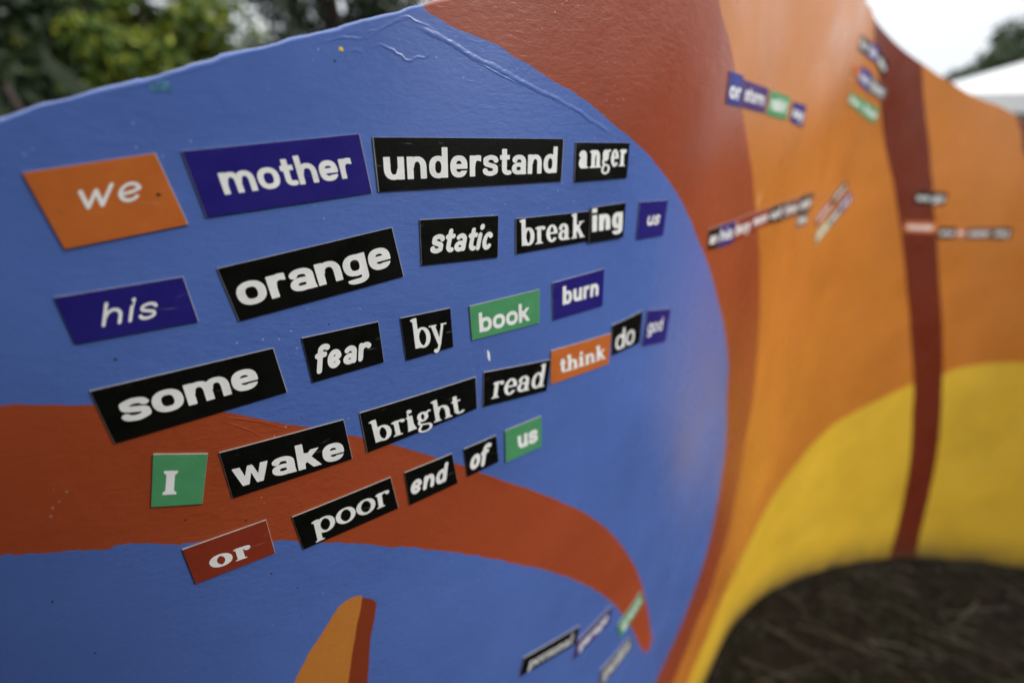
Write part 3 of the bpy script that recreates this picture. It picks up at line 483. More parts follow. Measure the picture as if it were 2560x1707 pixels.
def glyph(ch, fam, a, b, wf):
    """fam: sans / serif / round;  a, b = half thickness of upright and level strokes;  wf = width factor"""
    SUP[:] = [.84, 2.38] if fam == 'sans' else [1.0, 2.0]; g = Gl(); sans, ser, rnd = fam == 'sans', fam == 'serif', fam == 'round'
    T = 1-b; B = b; asc = 1.40 if not ser else 1.50; cap = (0, None)
    lo, hi = (None, None) if rnd else (0, 1)
    def stem(x, y0, y1):
        if rnd: g.stroke([(x, y0+a), (x, y1-a)], a, a)
        else: g.poly([(x-a, y0), (x+a, y0), (x+a, y1), (x-a, y1)])
    sh, sx = .07, .115
    def foot(x, y=0, l=1, r=1):
        if ser: g.poly([(x-a-sx*l, y), (x+a+sx*r, y), (x+a+sx*r, y+sh*.7), (x+a, y+sh*1.7), (x-a, y+sh*1.7), (x-a-sx*l, y+sh*.7)])
    def flag(x, y):
        if ser: g.poly([(x-a-sx, y-sh*1.5), (x-a-sx*.9, y-sh*.75), (x+a*.2, y), (x+a, y), (x+a, y-sh*3), (x-a, y-sh*2.6)])
    def dn(x, y, x1=None):           # bottom end of a side stroke
        return [(x, -.3)] if not rnd else [(x, a)]
    W = {'n': 1.08, 'u': 1.08, 'h': 1.08, 'o': 1.12, 'e': 1.06, 'a': 1.04, 's': .98, 'd': 1.1, 'b': 1.1, 'p': 1.1, 'g': 1.08, 'm': 1.68, 'r': .74, 't': .70, 'k': 1.08, 'w': 1.5, 'y': 1.08, 'i': 2*a/wf, 'f': .72, 'c': 1.0, 'I': .5, 'l': 2*a/wf, 'v': 1.0}[ch]*wf
    e0 = -1 if False else 0
    if ser: W = {'i': 2*a+.0, 'l': 2*a}.get(ch, W)
    L_, R_ = a, W-a; cx = W/2
    ring = lambda x0, x1: g.ell((x0+x1)/2, .5, (x1-x0)/2, .5+.015) and g
    if ch == 'o': g.stroke(arc(cx, .5, cx-a, .5-b+.015, 0, 360, 30), a, b)
    elif ch in 'nhm':
        stem(L_, 0, 1 if ch != 'h' else asc); flag(L_, 1 if ch != 'h' else asc); foot(L_, 0, 1, .8)
        xs = [(L_, R_)] if ch != 'm' else [(L_, cx), (cx, R_)]
        for x0, x1 in xs:
            rr = (x1-x0)/2; ryy = min(.40, .5); yc = T-ryy
            g.stroke(arc((x0+x1)/2+rr*.06, yc, rr*.94, ryy, 172, 0)+[(x1, yc-.1)]+dn(x1, 0), a, b, (None if rnd else 0, None)); foot(x1, 0, .8, 1)
    elif ch == 'u':
        ryy = .38; yc = B+ryy
        g.stroke(([(L_, 1.3)] if not rnd else [(L_, 1-a)])+[(L_, yc)]+arc(cx-(R_-L_)*.03, yc, (R_-L_)/2*.94, ryy, 180, 352), a, b, (None, None if rnd else 1))
        stem(R_, 0, 1); flag(L_, 1); flag(R_, 1)
        if ser: g.poly([(R_, 0), (R_+a+sx, 0), (R_+a+sx, sh), (R_, sh*2)])
    elif ch == 'r':
        stem(L_, 0, 1); flag(L_, 1); foot(L_)
        if ser: g.stroke(arc(L_+.30*wf, T-.30, .30*wf, .30, 175, 62), a*.62, b); g.ell(W-a*.95, 1-a*1.05, a*.98, a*.98)
        elif rnd: g.stroke(arc(L_+.36*wf, T-.30, .36*wf, .30, 175, 45), a, b)
        else:
            g.stroke(arc(L_+.36*wf, T-.36, .34*wf, .36, 178, 60)+[(W+.1, T+.015)], a, b*1.15); g.cut([(W, -1), (W+1, -1), (W+1, 3), (W, 3)])
    elif ch in 'bdp':
        if ch == 'b': stem(L_, 0 if not ser else .02, asc); flag(L_, asc)
        if ch == 'd': stem(R_, 0, asc); flag(R_, asc); 
        if ch == 'd' and ser: g.poly([(R_, 0), (R_+a+sx, 0), (R_+a+sx, sh), (R_, sh*2)])
        if ch == 'p': stem(L_, -.42, 1); flag(L_, 1); foot(L_, -.42)
        k = .04*wf if ch != 'd' else -.04*wf
        g.stroke(arc(cx+k*.5, .5, cx-a-abs(k)*.5, .5-b+.015, 0, 360, 30), a, b)
    elif ch == 'e':
        if rnd:
            g.stroke([(a*1.1, .45)]+[(W*.62, .50), (R_*.98, .62)]+arc(cx, .5, cx-a, .5-b, 25, 318, 26), a, b)
        else:
            g.ell(cx, .5, cx, .5+.015); g.cutell(cx, .5, cx-2*a, .5-2*b)
            yb = .5 if sans else .52; t = b if sans else b*.9
            g.cut([(cx, yb-t*.9), (W+.2, yb-t*.9-.02), (W+.2, yb-t*.9-(.10 if sans else .30)), (cx+.02, yb-t*.9-(.10 if sans else .20))])
            g.poly([(a*1.0, yb-t), (W-a*(.55 if sans else .35), yb-t), (W-a*(.55 if sans else .35), yb+t), (a*1.0, yb+t)])
    elif ch == 'c':
        g.stroke(arc(cx, .5, cx-a, .5-b+.01, 48, 312, 24), a, b)
        if ser: g.ell(W-a*1.1, .74, a, a*1.05)
    elif ch == 'a':
        rs = R_ if not ser else R_-.05
        top_ = [(rs-(rs-a)*.93, .72)]+arc(a+(rs-a)*.5, .62, (rs-a)*.5, .38-b, 150, 5)
        if rnd: top_ = arc(a+(rs-a)*.5, .62, (rs-a)*.5, .38-b, 140, 5)
        g.stroke(top_+[(rs, .5)]+([(rs, -.3)] if not rnd else [(rs, a)]), a, b, (None if rnd else 0, None))
        if ser: g.ell(a*1.25, .73, a*1.02, a*1.05); g.poly([(rs, 0), (rs+a+sx*.9, 0), (rs+a+sx*.9, sh), (rs, sh*2.2)])
        g.stroke(arc(a+(rs-a)*.47, .305, (rs-a)*.47, .305-b+.01, 0, 360, 22), a*.98, b*.92)
        if sans: g.poly([(rs-a*.2, 0), (rs+a*1.25, 0), (rs+a, .22), (rs-a, .3)])
    elif ch == 's':
        g.stroke(crom([(W-a*.75, .74), (W*.78, T-.035), (cx, T+.012), (W*.2, T-.06), (a, .73), (W*.2, .585), (cx, .505), (W*.8, .425), (R_, .27), (W*.8, B+.06), (cx, B-.012), (W*.2, B+.04), (a*.7, .26)], 5), a if not sans else a*.97, b)
        if ser: g.poly([(W-a*.9-.02, .66), (W-a*.4, .66), (W-a*.4, .98), (W-a*.75, .98)]); g.poly([(a*.4, .34), (a*.9+.02, .34), (a*.75, .02), (a*.4, .02)])
    elif ch == 'g':
        if not ser:
            g.stroke(arc(cx, .5, cx-a, .5-b+.01, 0, 360, 30), a, b)
            stem(R_, .1, 1) if not rnd else g.stroke([(R_, 1-a), (R_, .1)], a, a)
            g.stroke([(R_, .4), (R_, -.05)]+arc(cx-.0, -.06, R_-cx, .33-b, 0, -140), a, b)
            if sans: g.cut([(-.3, -.16), (W*.42, -.13), (W*.42, .02-.0), (-.3, .01)])
        else:
            rx, ry = .34*wf, .29
            g.stroke(arc(.44*wf+.02, .68, rx-a*.55, ry-b*.3, 0, 360, 24), a*.85, b)
            g.stroke(crom([(.25*wf, .46), (.16*wf, .33), (.22*wf, .2), (.5*wf, .14), (.8*wf, .08), (.93*wf, -.07), (.82*wf, -.27), (.48*wf, -.36), (.16*wf, -.28), (.10*wf, -.12), (.24*wf, .07)], 5), a*.62, b*.95)
            g.stroke([(.72*wf, .86), (.9*wf, .95), (1.0*wf, .95)], b*1.15, b*1.15)
    elif ch == 't':
        xs = a+.14*wf; tp = 1.30
        g.stroke(([(xs, tp+.3)] if not rnd else [(xs, tp-a)])+[(xs, B+.3)]+arc(xs+.26*wf, B+.22, .26*wf, .22, 180, 285 if not ser else 320), a, b, (None, tp if not rnd else None))
        g.poly([(0, 1-2*b), (W*.98, 1-2*b), (W*.98, 1), (0, 1)]) if not rnd else g.stroke([(a*.6, .97-b), (W*.92, 1.0-b)], b, b)
        if ser: g.cut([(-.5, 1.02), (xs-a*.2, tp+.04), (xs-a, tp+.3), (-.5, tp+.3)])
    elif ch == 'k':
        stem(L_, 0, asc); flag(L_, asc); foot(L_, 0, 1, .5)
        th = a*.86 if not ser else a*.55
        if rnd: g.stroke([(a*1.4, .42), (R_, 1-a)], a, a*.9); g.stroke([(W*.42, .58), (R_, a)], a, a*.9)
        else:
            g.stroke([(a, .30), (W-a*.9+.22*wf, 1.26)], th, th*.9, (0, 1)); g.stroke([(W*.36, .72), (R_+.16, -.22)], a*1.0, a*.9, (0, 1))
            if ser: g.poly([(W*.55, 1-sh), (W+.03, 1-sh), (W+.03, 1), (W*.55, 1)]); g.poly([(W*.6, 0), (W+.08, 0), (W+.08, sh), (W*.6, sh)])
    elif ch in 'wvy':
        if ch == 'w':
            X = [a*.9, W*.30, W*.5, W*.70, W-a*.9]
            if rnd: g.stroke([(X[0], 1-a), (X[1], a), (X[2], .86), (X[3], a), (X[4], 1.02)], a, a)
            else:
                for x0, x1 in ((X[0], X[1]), (X[4], X[3])):
                    g.poly([(x0-a*.9, 1), (x0+a*1.05, 1), (x1+a*.85, 0), (x1-a*.85, 0)])
                for x1, s in ((X[1], -1), (X[3], 1)):
                    g.poly([(X[2]-a*.62, 1), (X[2]+a*.62, 1), (x1+a*.8*1.0, 0), (x1-a*.8, 0)])
                g.cut([(X[2]-a*.2, 1.3), (X[2]+a*.2, 1.3), (X[2]+.001, 1.0), (X[2]-.001, 1.0)])
        else:
            vx = W*.5
            if rnd: g.stroke([(a, 1-a), (vx, a*.9)], a, a); g.stroke([(W-a, 1-a), (vx-.22, -.35)] if ch == 'y' else [(W-a, 1-a), (vx, a*.9)], a, a)
            else:
                th = a*.6 if ser else a
                g.poly([(.02, 1), (.02+2.1*a, 1), (vx+a*.9, .0), (vx-a*.9, .0)])
                if ch == 'y': g.stroke([(W-th-.05, 1.2), (vx+.0, -.02)]+([(vx-.14*wf, -.28), (vx-.24*wf, -.36)] if ser else [(vx-.12, -.25), (vx-.4*wf, -.3)]), th, b if not ser else b*1.1, (None, 1))
                else: g.poly([(W-2.1*th, 1), (W, 1), (vx+a*.9, 0), (vx-a*.9, 0)])
                if ser: g.poly([(-.08, 1-sh), (2.6*a+.06, 1-sh), (2.6*a+.06, 1), (-.08, 1)]); g.poly([(W-.36*wf, 1-sh), (W+.06, 1-sh), (W+.06, 1), (W-.36*wf, 1)]); g.ell(vx-.32*wf, -.31, a*.95, a*.95)
    elif ch == 'i':
        stem(a, 0, 1); flag(a, 1); foot(a); 
        if sans: g.poly([(0, 1.14), (2*a, 1.14), (2*a, asc), (0, asc)])
        else: g.ell(a+(.05 if rnd else 0), 1.30, a*1.12, a*1.12)
    elif ch == 'l': stem(a, 0, asc); flag(a, asc); foot(a)
    elif ch == 'f':
        xs = a+.12*wf
        g.stroke(([(xs, -.3)] if not rnd else [(xs-.03, a-.12)])+[(xs, asc-.4)]+arc(xs+.27*wf, asc-.30, .27*wf, .30-b, 180, 35 if rnd else 70), a, b, (None if rnd else 0, None))
        g.stroke([(a*.5, .98-b), (W*.86, 1.0-b)], b, b) if rnd else g.poly([(0, 1-2*b), (W*.9, 1-2*b), (W*.9, 1), (0, 1)])
        foot(xs)
    elif ch == 'I':
        g.poly([(cx-.30*W, 0), (cx+.30*W, 0), (cx+.30*W, 1), (cx-.30*W, 1)])
        for y0, s in ((0, 1), (1, -1)): g.poly([(.02, y0+s*.02), (W-.02, y0+s*.02), (W-.02, y0+s*.07), (cx+.3*W, y0+s*.16), (cx-.3*W, y0+s*.16), (.02, y0+s*.07)], .018)
    return g, W
_gc = {}
def get_glyph(ch, fam, a, b, wf):
    k = (ch, fam, a, b, wf)
    if k not in _gc:
        g, W = glyph(ch, fam, a, b, wf); x, y, Fd = field(g); lp = contours(x, y, Fd)
        tri = tessellate_polygon([[Vector((p[0], p[1], 0)) for p in l] for l in lp]); V = np.vstack(lp)
        _gc[k] = (V, [tuple(t) for t in tri], W)
    return _gc[k]
def word_mesh(word, fam, a, b, wf, gap, slant=0.0, bounce=0.0):
    vs, fs, x = [], [], 0.0; n = 0; r = np.random.default_rng(len(word)*7+3)
    for ch in word:
        V, T, W = get_glyph(ch, fam, a, b, wf); V = V.copy()
        pre = .11 if (fam == 'serif' and ch in 'nhmriklp') else 0
        if bounce: V[:, 1] += bounce*r.uniform(-1, 1)
        V[:, 0] += x+pre+slant*V[:, 1]; vs.append(V); fs += [(a_+n, b_+n, c_+n) for a_, b_, c_ in T]; n += len(V)
        x += W+gap+pre+(.10 if (fam == 'serif' and ch in 'nhmikluad') else 0)
    return np.vstack(vs), fs, x-gap

# ------------------------------------------------------------------ word magnets
TH = .0010
def magnet(corners, text, frame, mat, label, group, fam='sans', a=.16, b=.125, wf=.95, gap=.10, slant=0, lift=0.0, seed=0, lmat='white', bounce=0.0):
    c = np.array(corners, float); r = np.random.default_rng(seed+100)
    ctr = c.mean(0); base, bn = wall3([ctr[0]], [ctr[1]], lift); root = empty('word_magnet', tuple(base[0])); tag(root, label, 'magnet', group)
    nu = max(4, int(np.linalg.norm(c[1]-c[0])/.008)); nv = 2
    def grid(inset, off):
        us = np.linspace(inset, 1-inset, nu+1); vs = np.linspace(inset, 1-inset, nv+1); U, Vv = np.meshgrid(us, vs); U, Vv = U.ravel(), Vv.ravel()
        q = (1-U)[:, None]*(1-Vv)[:, None]*c[0]+U[:, None]*(1-Vv)[:, None]*c[1]+U[:, None]*Vv[:, None]*c[2]+(1-U)[:, None]*Vv[:, None]*c[3]
        p, n = wall3(q[:, 0], q[:, 1], off); return p, n
    m = nu+1
    quads = [(j*m+i, (j+1)*m+i, (j+1)*m+i+1, j*m+i+1) for j in range(nv) for i in range(nu)]
    rim = [(0, i) for i in range(nu)]+[(j, nu) for j in range(nv)]+[(nv, nu-i) for i in range(nu)]+[(nv-j, 0) for j in range(nv)]
    ridx = [j*m+i for j, i in rim]; K = len(ridx)
    # backing sheet: closed slab
    p0, n0 = grid(0, lift+.00002); p1, _ = grid(0, lift+TH-.00012); p2, _ = grid(.004, lift+TH)
    v = np.vstack([p0, p1[ridx], p2]); o1 = len(p0); o2 = o1+K; f = []
    for k in range(K):
        k2 = (k+1) % K
        f.append((ridx[k], o1+k, o1+k2, ridx[k2])[::-1]); f.append((o1+k, o2+ridx[k], o2+ridx[k2], o1+k2)[::-1])
    f += [tuple(o2+i for i in q) for q in quads]
    off = tuple(base[0])
    link_mesh('backing', v, f, M['edge'], root, offset=off)
    p3, n3 = grid(.0035, lift+TH+.00006)
    link_mesh('printed_face', p3, quads, M[mat], root, normals=n3, offset=off)
    if text:
        V, T, Wd = word_mesh(text, fam, a, b, wf, gap, slant, bounce); P0, P1, Q = [np.array(t, float) for t in frame]
        x0, x1 = V[:, 0].min(), V[:, 0].max()
        if slant: x0, x1 = 0, Wd
        q = P0+((V[:, 0]-x0)/(x1-x0))[:, None]*(P1-P0)+V[:, 1][:, None]*(Q-P0)
        p, n = wall3(q[:, 0], q[:, 1], lift+TH+.00016)
        T = np.array(T); aa = V[T]; ar_ = (aa[:, 1, 0]-aa[:, 0, 0])*(aa[:, 2, 1]-aa[:, 0, 1])-(aa[:, 2, 0]-aa[:, 0, 0])*(aa[:, 1, 1]-aa[:, 0, 1])
        T[ar_ < 0] = T[ar_ < 0][:, ::-1]
        link_mesh('lettering', p, T, M[lmat], root, normals=n, offset=off)
    return root
GN = 'word magnets on the blue part of the wall'
NEARDEF = {
 'we': ('we', 'm_orange', 'orange magnet reading we in thin white handwriting, top left of the poem', dict(fam='round', a=.088, b=.088, wf=.90, gap=.20)),
 'mother': ('mother', 'm_purple', 'dark blue-purple magnet reading mother in rounded white letters', dict(fam='sans', a=.145, b=.125, wf=.93, gap=.13)),
 'understand': ('understand', 'm_black', 'long black magnet reading understand in bold white letters', dict(fam='sans', a=.142, b=.115, wf=.82, gap=.12)),
 'anger': ('anger', 'm_black', 'black magnet reading anger in white serif letters', dict(fam='serif', a=.125, b=.06, wf=.55, gap=.045)),
 'static': ('static', 'm_black', 'black magnet reading static in white brush letters', dict(fam='round', a=.15, b=.13, wf=.80, gap=.12)),
 'break': ('break', 'm_black', 'black magnet reading break in white serif letters, its right end under the ing magnet', dict(fam='serif', a=.115, b=.06, wf=.66, gap=.05)),
 'ing': ('ing', 'm_black', 'small black magnet reading ing, lapped over the end of break', dict(fam='sans', a=.165, b=.12, wf=.74, gap=.13, lift=.0011)),
 'us_p': ('us', 'm_purple', 'purple magnet reading us in small slanted white letters, end of the second line', dict(fam='round', a=.12, b=.12, wf=.85, gap=.16)),
 'book': ('book', 'm_green', 'green magnet reading book in rounded white letters', dict(fam='sans', a=.15, b=.14, wf=1.0, gap=.1)),
 'burn': ('burn', 'm_purple', 'purple magnet reading burn in bold white letters', dict(fam='sans', a=.165, b=.13, wf=.86, gap=.13)),
 'by': ('by', 'm_black', 'black magnet reading by in white serif letters', dict(fam='serif', a=.115, b=.055, wf=.80, gap=.04)),
 'read': ('read', 'm_black', 'black magnet reading read in white serif letters, left of the orange think', dict(fam='serif', a=.125, b=.06, wf=.82, gap=.06)),
 'think': ('think', 'm_orange', 'orange magnet reading think in bold white serif letters', dict(fam='serif', a=.15, b=.075, wf=.80, gap=.07)),
 'do': ('do', 'm_black', 'black magnet reading do, between orange think and a purple magnet', dict(fam='sans', a=.115, b=.085, wf=.92, gap=.12)),
 'god': ('god', 'm_purple', 'purple magnet with small slanted white script, right end of the fourth line', dict(fam='round', a=.10, b=.10, wf=.80, gap=.12)),
 'bright': ('bright', 'm_black', 'long black magnet reading bright in white serif letters', dict(fam='serif', a=.115, b=.055, wf=.74, gap=.05)),
 'his': ('his', 'm_purple', 'dark purple magnet reading his in thin white handwriting', dict(fam='round', a=.10, b=.095, wf=.95, gap=.36)),
 'orange': ('orange', 'm_black', 'black magnet reading orange in heavy white letters', dict(fam='sans', a=.172, b=.128, wf=1.04, gap=.105)),
 'fear': ('fear', 'm_black', 'black magnet reading fear in white brush letters', dict(fam='round', a=.155, b=.145, wf=.80, gap=.11)),
 'some': ('some', 'm_black', 'long black magnet reading some in heavy white letters, over the rust red tongue', dict(fam='sans', a=.175, b=.128, wf=1.06, gap=.10)),
 'I': ('I', 'm_green', 'green magnet with a single white capital I, on the rust red tongue', dict(fam='serif', a=.16, b=.08, wf=1.0)),
 'wake': ('wake', 'm_black', 'black magnet reading wake in heavy white letters', dict(fam='sans', a=.172, b=.122, wf=1.0, gap=.12)),
 'or': ('or', 'm_red', 'red magnet reading or in white serif letters, lowest left of the poem', dict(fam='serif', a=.19, b=.08, wf=1.05, gap=.10)),
 'poor': ('poor', 'm_black', 'black magnet reading poor in white serif letters', dict(fam='serif', a=.135, b=.06, wf=1.0, gap=.05)),
 'end': ('end', 'm_black', 'black magnet reading end in white brush letters', dict(fam='round', a=.145, b=.135, wf=.78, gap=.11)),
 'of': ('of', 'm_black', 'small black magnet reading of in white brush letters', dict(fam='round', a=.15, b=.14, wf=.72, gap=.06)),
 'us_g': ('us', 'm_green', 'green magnet reading us in bold white letters, end of the last line', dict(fam='sans', a=.18, b=.15, wf=.95, gap=.12))}
for i, (k, (txt, mt, lab, kw)) in enumerate(NEARDEF.items()):
    cs, fr_ = NEAR[k]; rt = magnet(cs, txt, fr_, mt, lab, GN, seed=i, **kw)
    if k == 'we':
        p, n = wall3([SPOTS['fly'][0][0] if isinstance(SPOTS['fly'][0], tuple) else SPOTS['fly'][0]], [SPOTS['fly'][0][1] if isinstance(SPOTS['fly'][0], tuple) else SPOTS['fly'][1]], TH+.0002)
        v = []; 
        for t in range(10):
            q, _ = wall3([SPOTS['fly'][0][0]+.0009*math.cos(t*.628)*(1+.25*math.sin(3*t))], [SPOTS['fly'][0][1]+.0007*math.sin(t*.628)], TH+.00018); v.append(q[0])
        v.append(p[0]+n[0]*.0003); link_mesh('dark_speck', v, [(t, (t+1) % 10, 10) for t in range(10)], SP_D, rt, offset=tuple(rt.location))
G1 = 'row of four small magnets high on the brick red and orange areas'; G2 = 'cluster of magnets beside the top of the dark red stripe'
G3 = 'line of small magnets crossing from the brick red band to the orange'; G4 = 'steep pair of magnet lines on the orange area'
G5 = 'far magnets around the dark red stripe'; G6 = 'magnets low on the blue area by the tip of the rust tongue'
FARDEF = {
 'c1': ('or', 'm_royal', 'royal blue magnet, leftmost and highest of the short row over the brick red band', G1, 'sans'),
 'c2': ('storm', 'm_grape', 'grape purple magnet left of the green one in the high short row', G1, 'round'),
 'c3': ('rabbit', 'm_green', 'green magnet between two purple ones in the high short row', G1, 'sans'),
 'c4': ('say', 'm_purple', 'small blue-purple magnet at the right end of the high short row', G1, 'sans'),
 'd1': ('her', 'm_black', 'black magnet topmost of the cluster by the dark red stripe', G2, 'serif'),
 'd2': ('his', 'm_royal', 'blue magnet in the middle of the topmost line by the dark red stripe', G2, 'sans'),
 'd3': ('do', 'm_black', 'black magnet at the lower end of the topmost line by the stripe', G2, 'sans'),
 'e0': (None, 'm_orange', 'thin orange magnet left of the blue one in the middle line of the cluster', G2, 'sans'),
 'e1': ('us', 'm_royal', 'blue magnet in the middle line of the cluster beside the dark red stripe', G2, 'round'),
 'e2': ('brown', 'm_grey', 'grey magnet at the right end of the middle line of the cluster', G2, 'serif'),
 'e3': ('green', 'm_green', 'upper of two touching green magnets beside the dark red stripe', G2, 'sans'),
 'e4': ('tree', 'm_green', 'lower of two touching green magnets beside the dark red stripe', G2, 'sans'),
 'r1': ('an', 'm_black', 'black magnet starting the rising line, right at the rim of the blue disc', G3, 'sans'),
 'r2': ('his', 'm_purple', 'purple magnet second in the rising line on the brick red band', G3, 'round'),
 'r3': ('boy', 'm_red', 'first red magnet of the rising line, right of the purple one', G3, 'sans'),
 'r4': ('means', 'm_red', 'second red magnet of the rising line where brick red meets orange', G3, 'sans'),
 'r5': ('of', 'm_black', 'black magnet in the middle of the rising line on the orange', G3, 'sans'),
 'r6': ('brown', 'm_brown', 'brownish red magnet right of the middle of the rising line', G3, 'sans'),
 'r7': ('under', 'm_black', 'black magnet at the upper right end of the rising line', G3, 'sans'),
 'r8': ('me', 'm_grey', 'small grey magnet hanging below the upper end of the rising line', G3, 'sans'),
 's1': ('when', 'm_black', 'black magnet at the top of the steep left line on the orange', G4, 'sans'),
 's2': ('sees', 'm_red', 'red magnet at the bottom of the steep left line on the orange', G4, 'sans'),
 's3': ('my', 'm_purple', 'purple magnet at the top of the steep right line on the orange', G4, 'sans'),
 's4': ('been', 'm_grey', 'grey magnet in the middle of the steep right line on the orange', G4, 'sans'),
 's5': ('so', 'm_pale', 'pale green magnet at the bottom of the steep right line on the orange', G4, 'sans'),
 'f1': ('we', 'm_black', 'left of two touching black magnets high over the dark red stripe edge', G5, 'sans'),
 'f2': ('go', 'm_black', 'right of two touching black magnets high over the dark red stripe edge', G5, 'sans'),
 'g1': ('remember', 'm_orange', 'long orange-red magnet lying across the dark red stripe', G5, 'sans'),
 'g2': ('one', 'm_black', 'black magnet just right of the dark red stripe in the level line', G5, 'sans'),
 'g3': ('a', 'm_orange', 'small orange magnet between two darker ones in the level line', G5, 'sans'),
 'g4': ('summer', 'm_brown', 'long brown magnet in the level line right of the stripe', G5, 'sans'),
 'g5': ('day', 'm_black', 'black magnet at the right end of the level line', G5, 'sans'),
 'p1': ('personal', 'm_black', 'long black magnet lowest left beside the tip of the rust tongue', G6, 'serif'),
 'p2': ('garage', 'm_grape', 'grape purple magnet rising right of the long black one at the bottom', G6, 'sans'),
 'p3': ('green', 'm_green', 'bright green magnet lying over the tip of the rust tongue', G6, 'round'),
 'p4': ('garden', 'm_grey', 'grey magnet at the bottom edge under the green one', G6, 'serif')}
for i, (k, (txt, mt, lab, grp, fam)) in enumerate(FARDEF.items()):
    c = np.array(FAR[k], float)
    def bl(u, v): return (1-u)*(1-v)*c[0]+u*(1-v)*c[1]+u*v*c[2]+(1-u)*v*c[3]
    fr_ = (bl(.10, .74), bl(.90, .74), bl(.10, .34))
    if k in ('c1', 'p1'): fr_ = (bl(.12, .80), bl(.9, .80), bl(.12, .42))
    kw = dict(fam=fam, a=.15, b=.12, wf=.85, gap=.12)
    if fam == 'serif': kw = dict(fam=fam, a=.125, b=.06, wf=.8, gap=.06)
    if fam == 'round': kw = dict(fam=fam, a=.13, b=.12, wf=.85, gap=.12)
    magnet(FAR[k], txt, fr_, mt, lab, grp, seed=50+i, **kw)

# ------------------------------------------------------------------ ground
m, nt, b = new_mat('soil'); v = objcoord(nt)
n1 = nnoise(nt, 2.2, 5, .6, v); n2 = nnoise(nt, 30, 6, .7, v); n3 = nnoise(nt, 170, 4, .6, v)
c = nmix(nt, nmap(nt, n1.outputs[0], .4, .62, 0, 1), (.012, .009, .007), (.014, .014, .008))
c = nmix(nt, nmap(nt, n2.outputs[0], .42, .66, 0, 1), c, (.026, .021, .015)); c = nmix(nt, nmap(nt, n3.outputs[0], .6, .8, 0, .7), c, (.045, .038, .028))
nt.links.new(c, b.inputs['Base Color']); b.inputs['Roughness'].default_value = 1; b.inputs['Specular IOR Level'].default_value = .05
bp = nt.nodes.new('ShaderNodeBump'); bp.inputs['Strength'].default_value = 1; bp.inputs['Distance'].default_value = .012
nt.links.new(nmath(nt, 'ADD', n2.outputs[0], nmath(nt, 'MULTIPLY', n3.outputs[0], .5)), bp.inputs['Height']); nt.links.new(bp.outputs[0], b.inputs['Normal'])
SOIL = m
xs = np.concatenate([[-300, -80, -25, -8, -3], np.arange(-1.2, 4.01, .06), [5, 8, 25, 80, 300]]); ys = np.concatenate([[-300, -80, -25, -8, -3], np.arange(-1.0, 3.01, .06), [4, 8, 25, 80, 300]])
Xg, Yg = np.meshgrid(xs, ys); Zg = .009*np.sin(Xg*7.1+1.3*np.sin(Yg*5))*np.cos(Yg*8.3)+.006*np.sin(Xg*19+Yg*13)-.004+rng.normal(0, .0025, Xg.shape)
Zg[(abs(Xg) > 5) | (abs(Yg) > 4)] = 0
nx_ = len(xs); f = [(j*nx_+i, j*nx_+i+1, (j+1)*nx_+i+1, (j+1)*nx_+i) for j in range(len(ys)-1) for i in range(nx_-1)]
g_ = link_mesh('ground', np.stack([Xg.ravel(), Yg.ravel(), Zg.ravel()], 1), f, SOIL, smooth=True); tag(g_, 'dark bare soil with thin grass at the foot of the wall', kind='structure')
# things scattered on the soil
def region(n, x0=.15, x1=3.2, y0=.1, y1=1.55):
    out = []
    while len(out) < n:
        x, y = rng.uniform(x0, x1), rng.uniform(y0, y1)
        d = np.min(np.hypot(_P[:, 0]-x, _P[:, 1]-y)); i = int(np.argmin(np.hypot(_P[:, 0]-x, _P[:, 1]-y)))
        side = (x-_P[i, 0])*math.sin(_ph[i])-(y-_P[i, 1])*math.cos(_ph[i])
        if side > .012: out.append((x, y, d))
    return out
mb = MB()
for x, y, d in region(2600):
    h = rng.uniform(.012, .045)*(1.5 if d < .1 else 1); a_ = rng.uniform(0, 6.28); w = .0012; lx, ly = math.cos(a_)*h*rng.uniform(.3, 1.2), math.sin(a_)*h*rng.uniform(.3, 1.2); px, py = -math.sin(a_)*w, math.cos(a_)*w
    if (math.sin(x*5+2)*math.cos(y*6) + rng.normal(0, .5)) < .2: continue
    mb.add([(x-px, y-py, -.005), (x+px, y+py, -.005), (x+lx*.5+px, y+ly*.5+py, h*.7), (x+lx*.5-px, y+ly*.5-py, h*.7), (x+lx, y+ly, h)], [(0, 1, 2, 3), (3, 2, 4)])
tag(mb.build('grass', plain('grass_blade', (.028, .045, .014), .6, 3, .5)), 'sparse short grass blades on the soil', kind='stuff')
mb = MB()
for x, y, d in region(520):
    L__ = rng.uniform(.02, .12) if rng.random() < .8 else rng.uniform(.12, .28); a_ = rng.normal(-.55, .5); z0 = rng.uniform(.002, .012); dx, dy = math.cos(a_)*L__/2, math.sin(a_)*L__/2
    mb.tube([(x-dx, y-dy, z0), (x+rng.uniform(-.004, .004), y+rng.uniform(-.004, .004), z0+rng.uniform(0, .01)), (x+dx, y+dy, z0+rng.uniform(-.002, .006))], rng.uniform(.0007, .0018), 4, False)
tag(mb.build('straw', plain('dry_straw', (.10, .09, .06), .7, 5, .5)), 'dry straw stalks and thin twigs lying on the soil', kind='stuff')
mb = MB()
for x, y, d in region(900):
    r = rng.uniform(.002, .008); k = rng.uniform(.3, .9); v = []
    for t in range(6): a_ = t*1.047+rng.uniform(-.3, .3); v.append((x+math.cos(a_)*r*rng.uniform(.7, 1.2), y+math.sin(a_)*r*rng.uniform(.7, 1.2), rng.uniform(0, .003)))
    v.append((x, y, r*k+.002)); mb.add(v, [(t, (t+1) % 6, 6) for t in range(6)])
tag(mb.build('pebbles', plain('pebble', (.045, .04, .03), .8, 60, .5)), 'small clods and pebbles on the soil', kind='stuff')

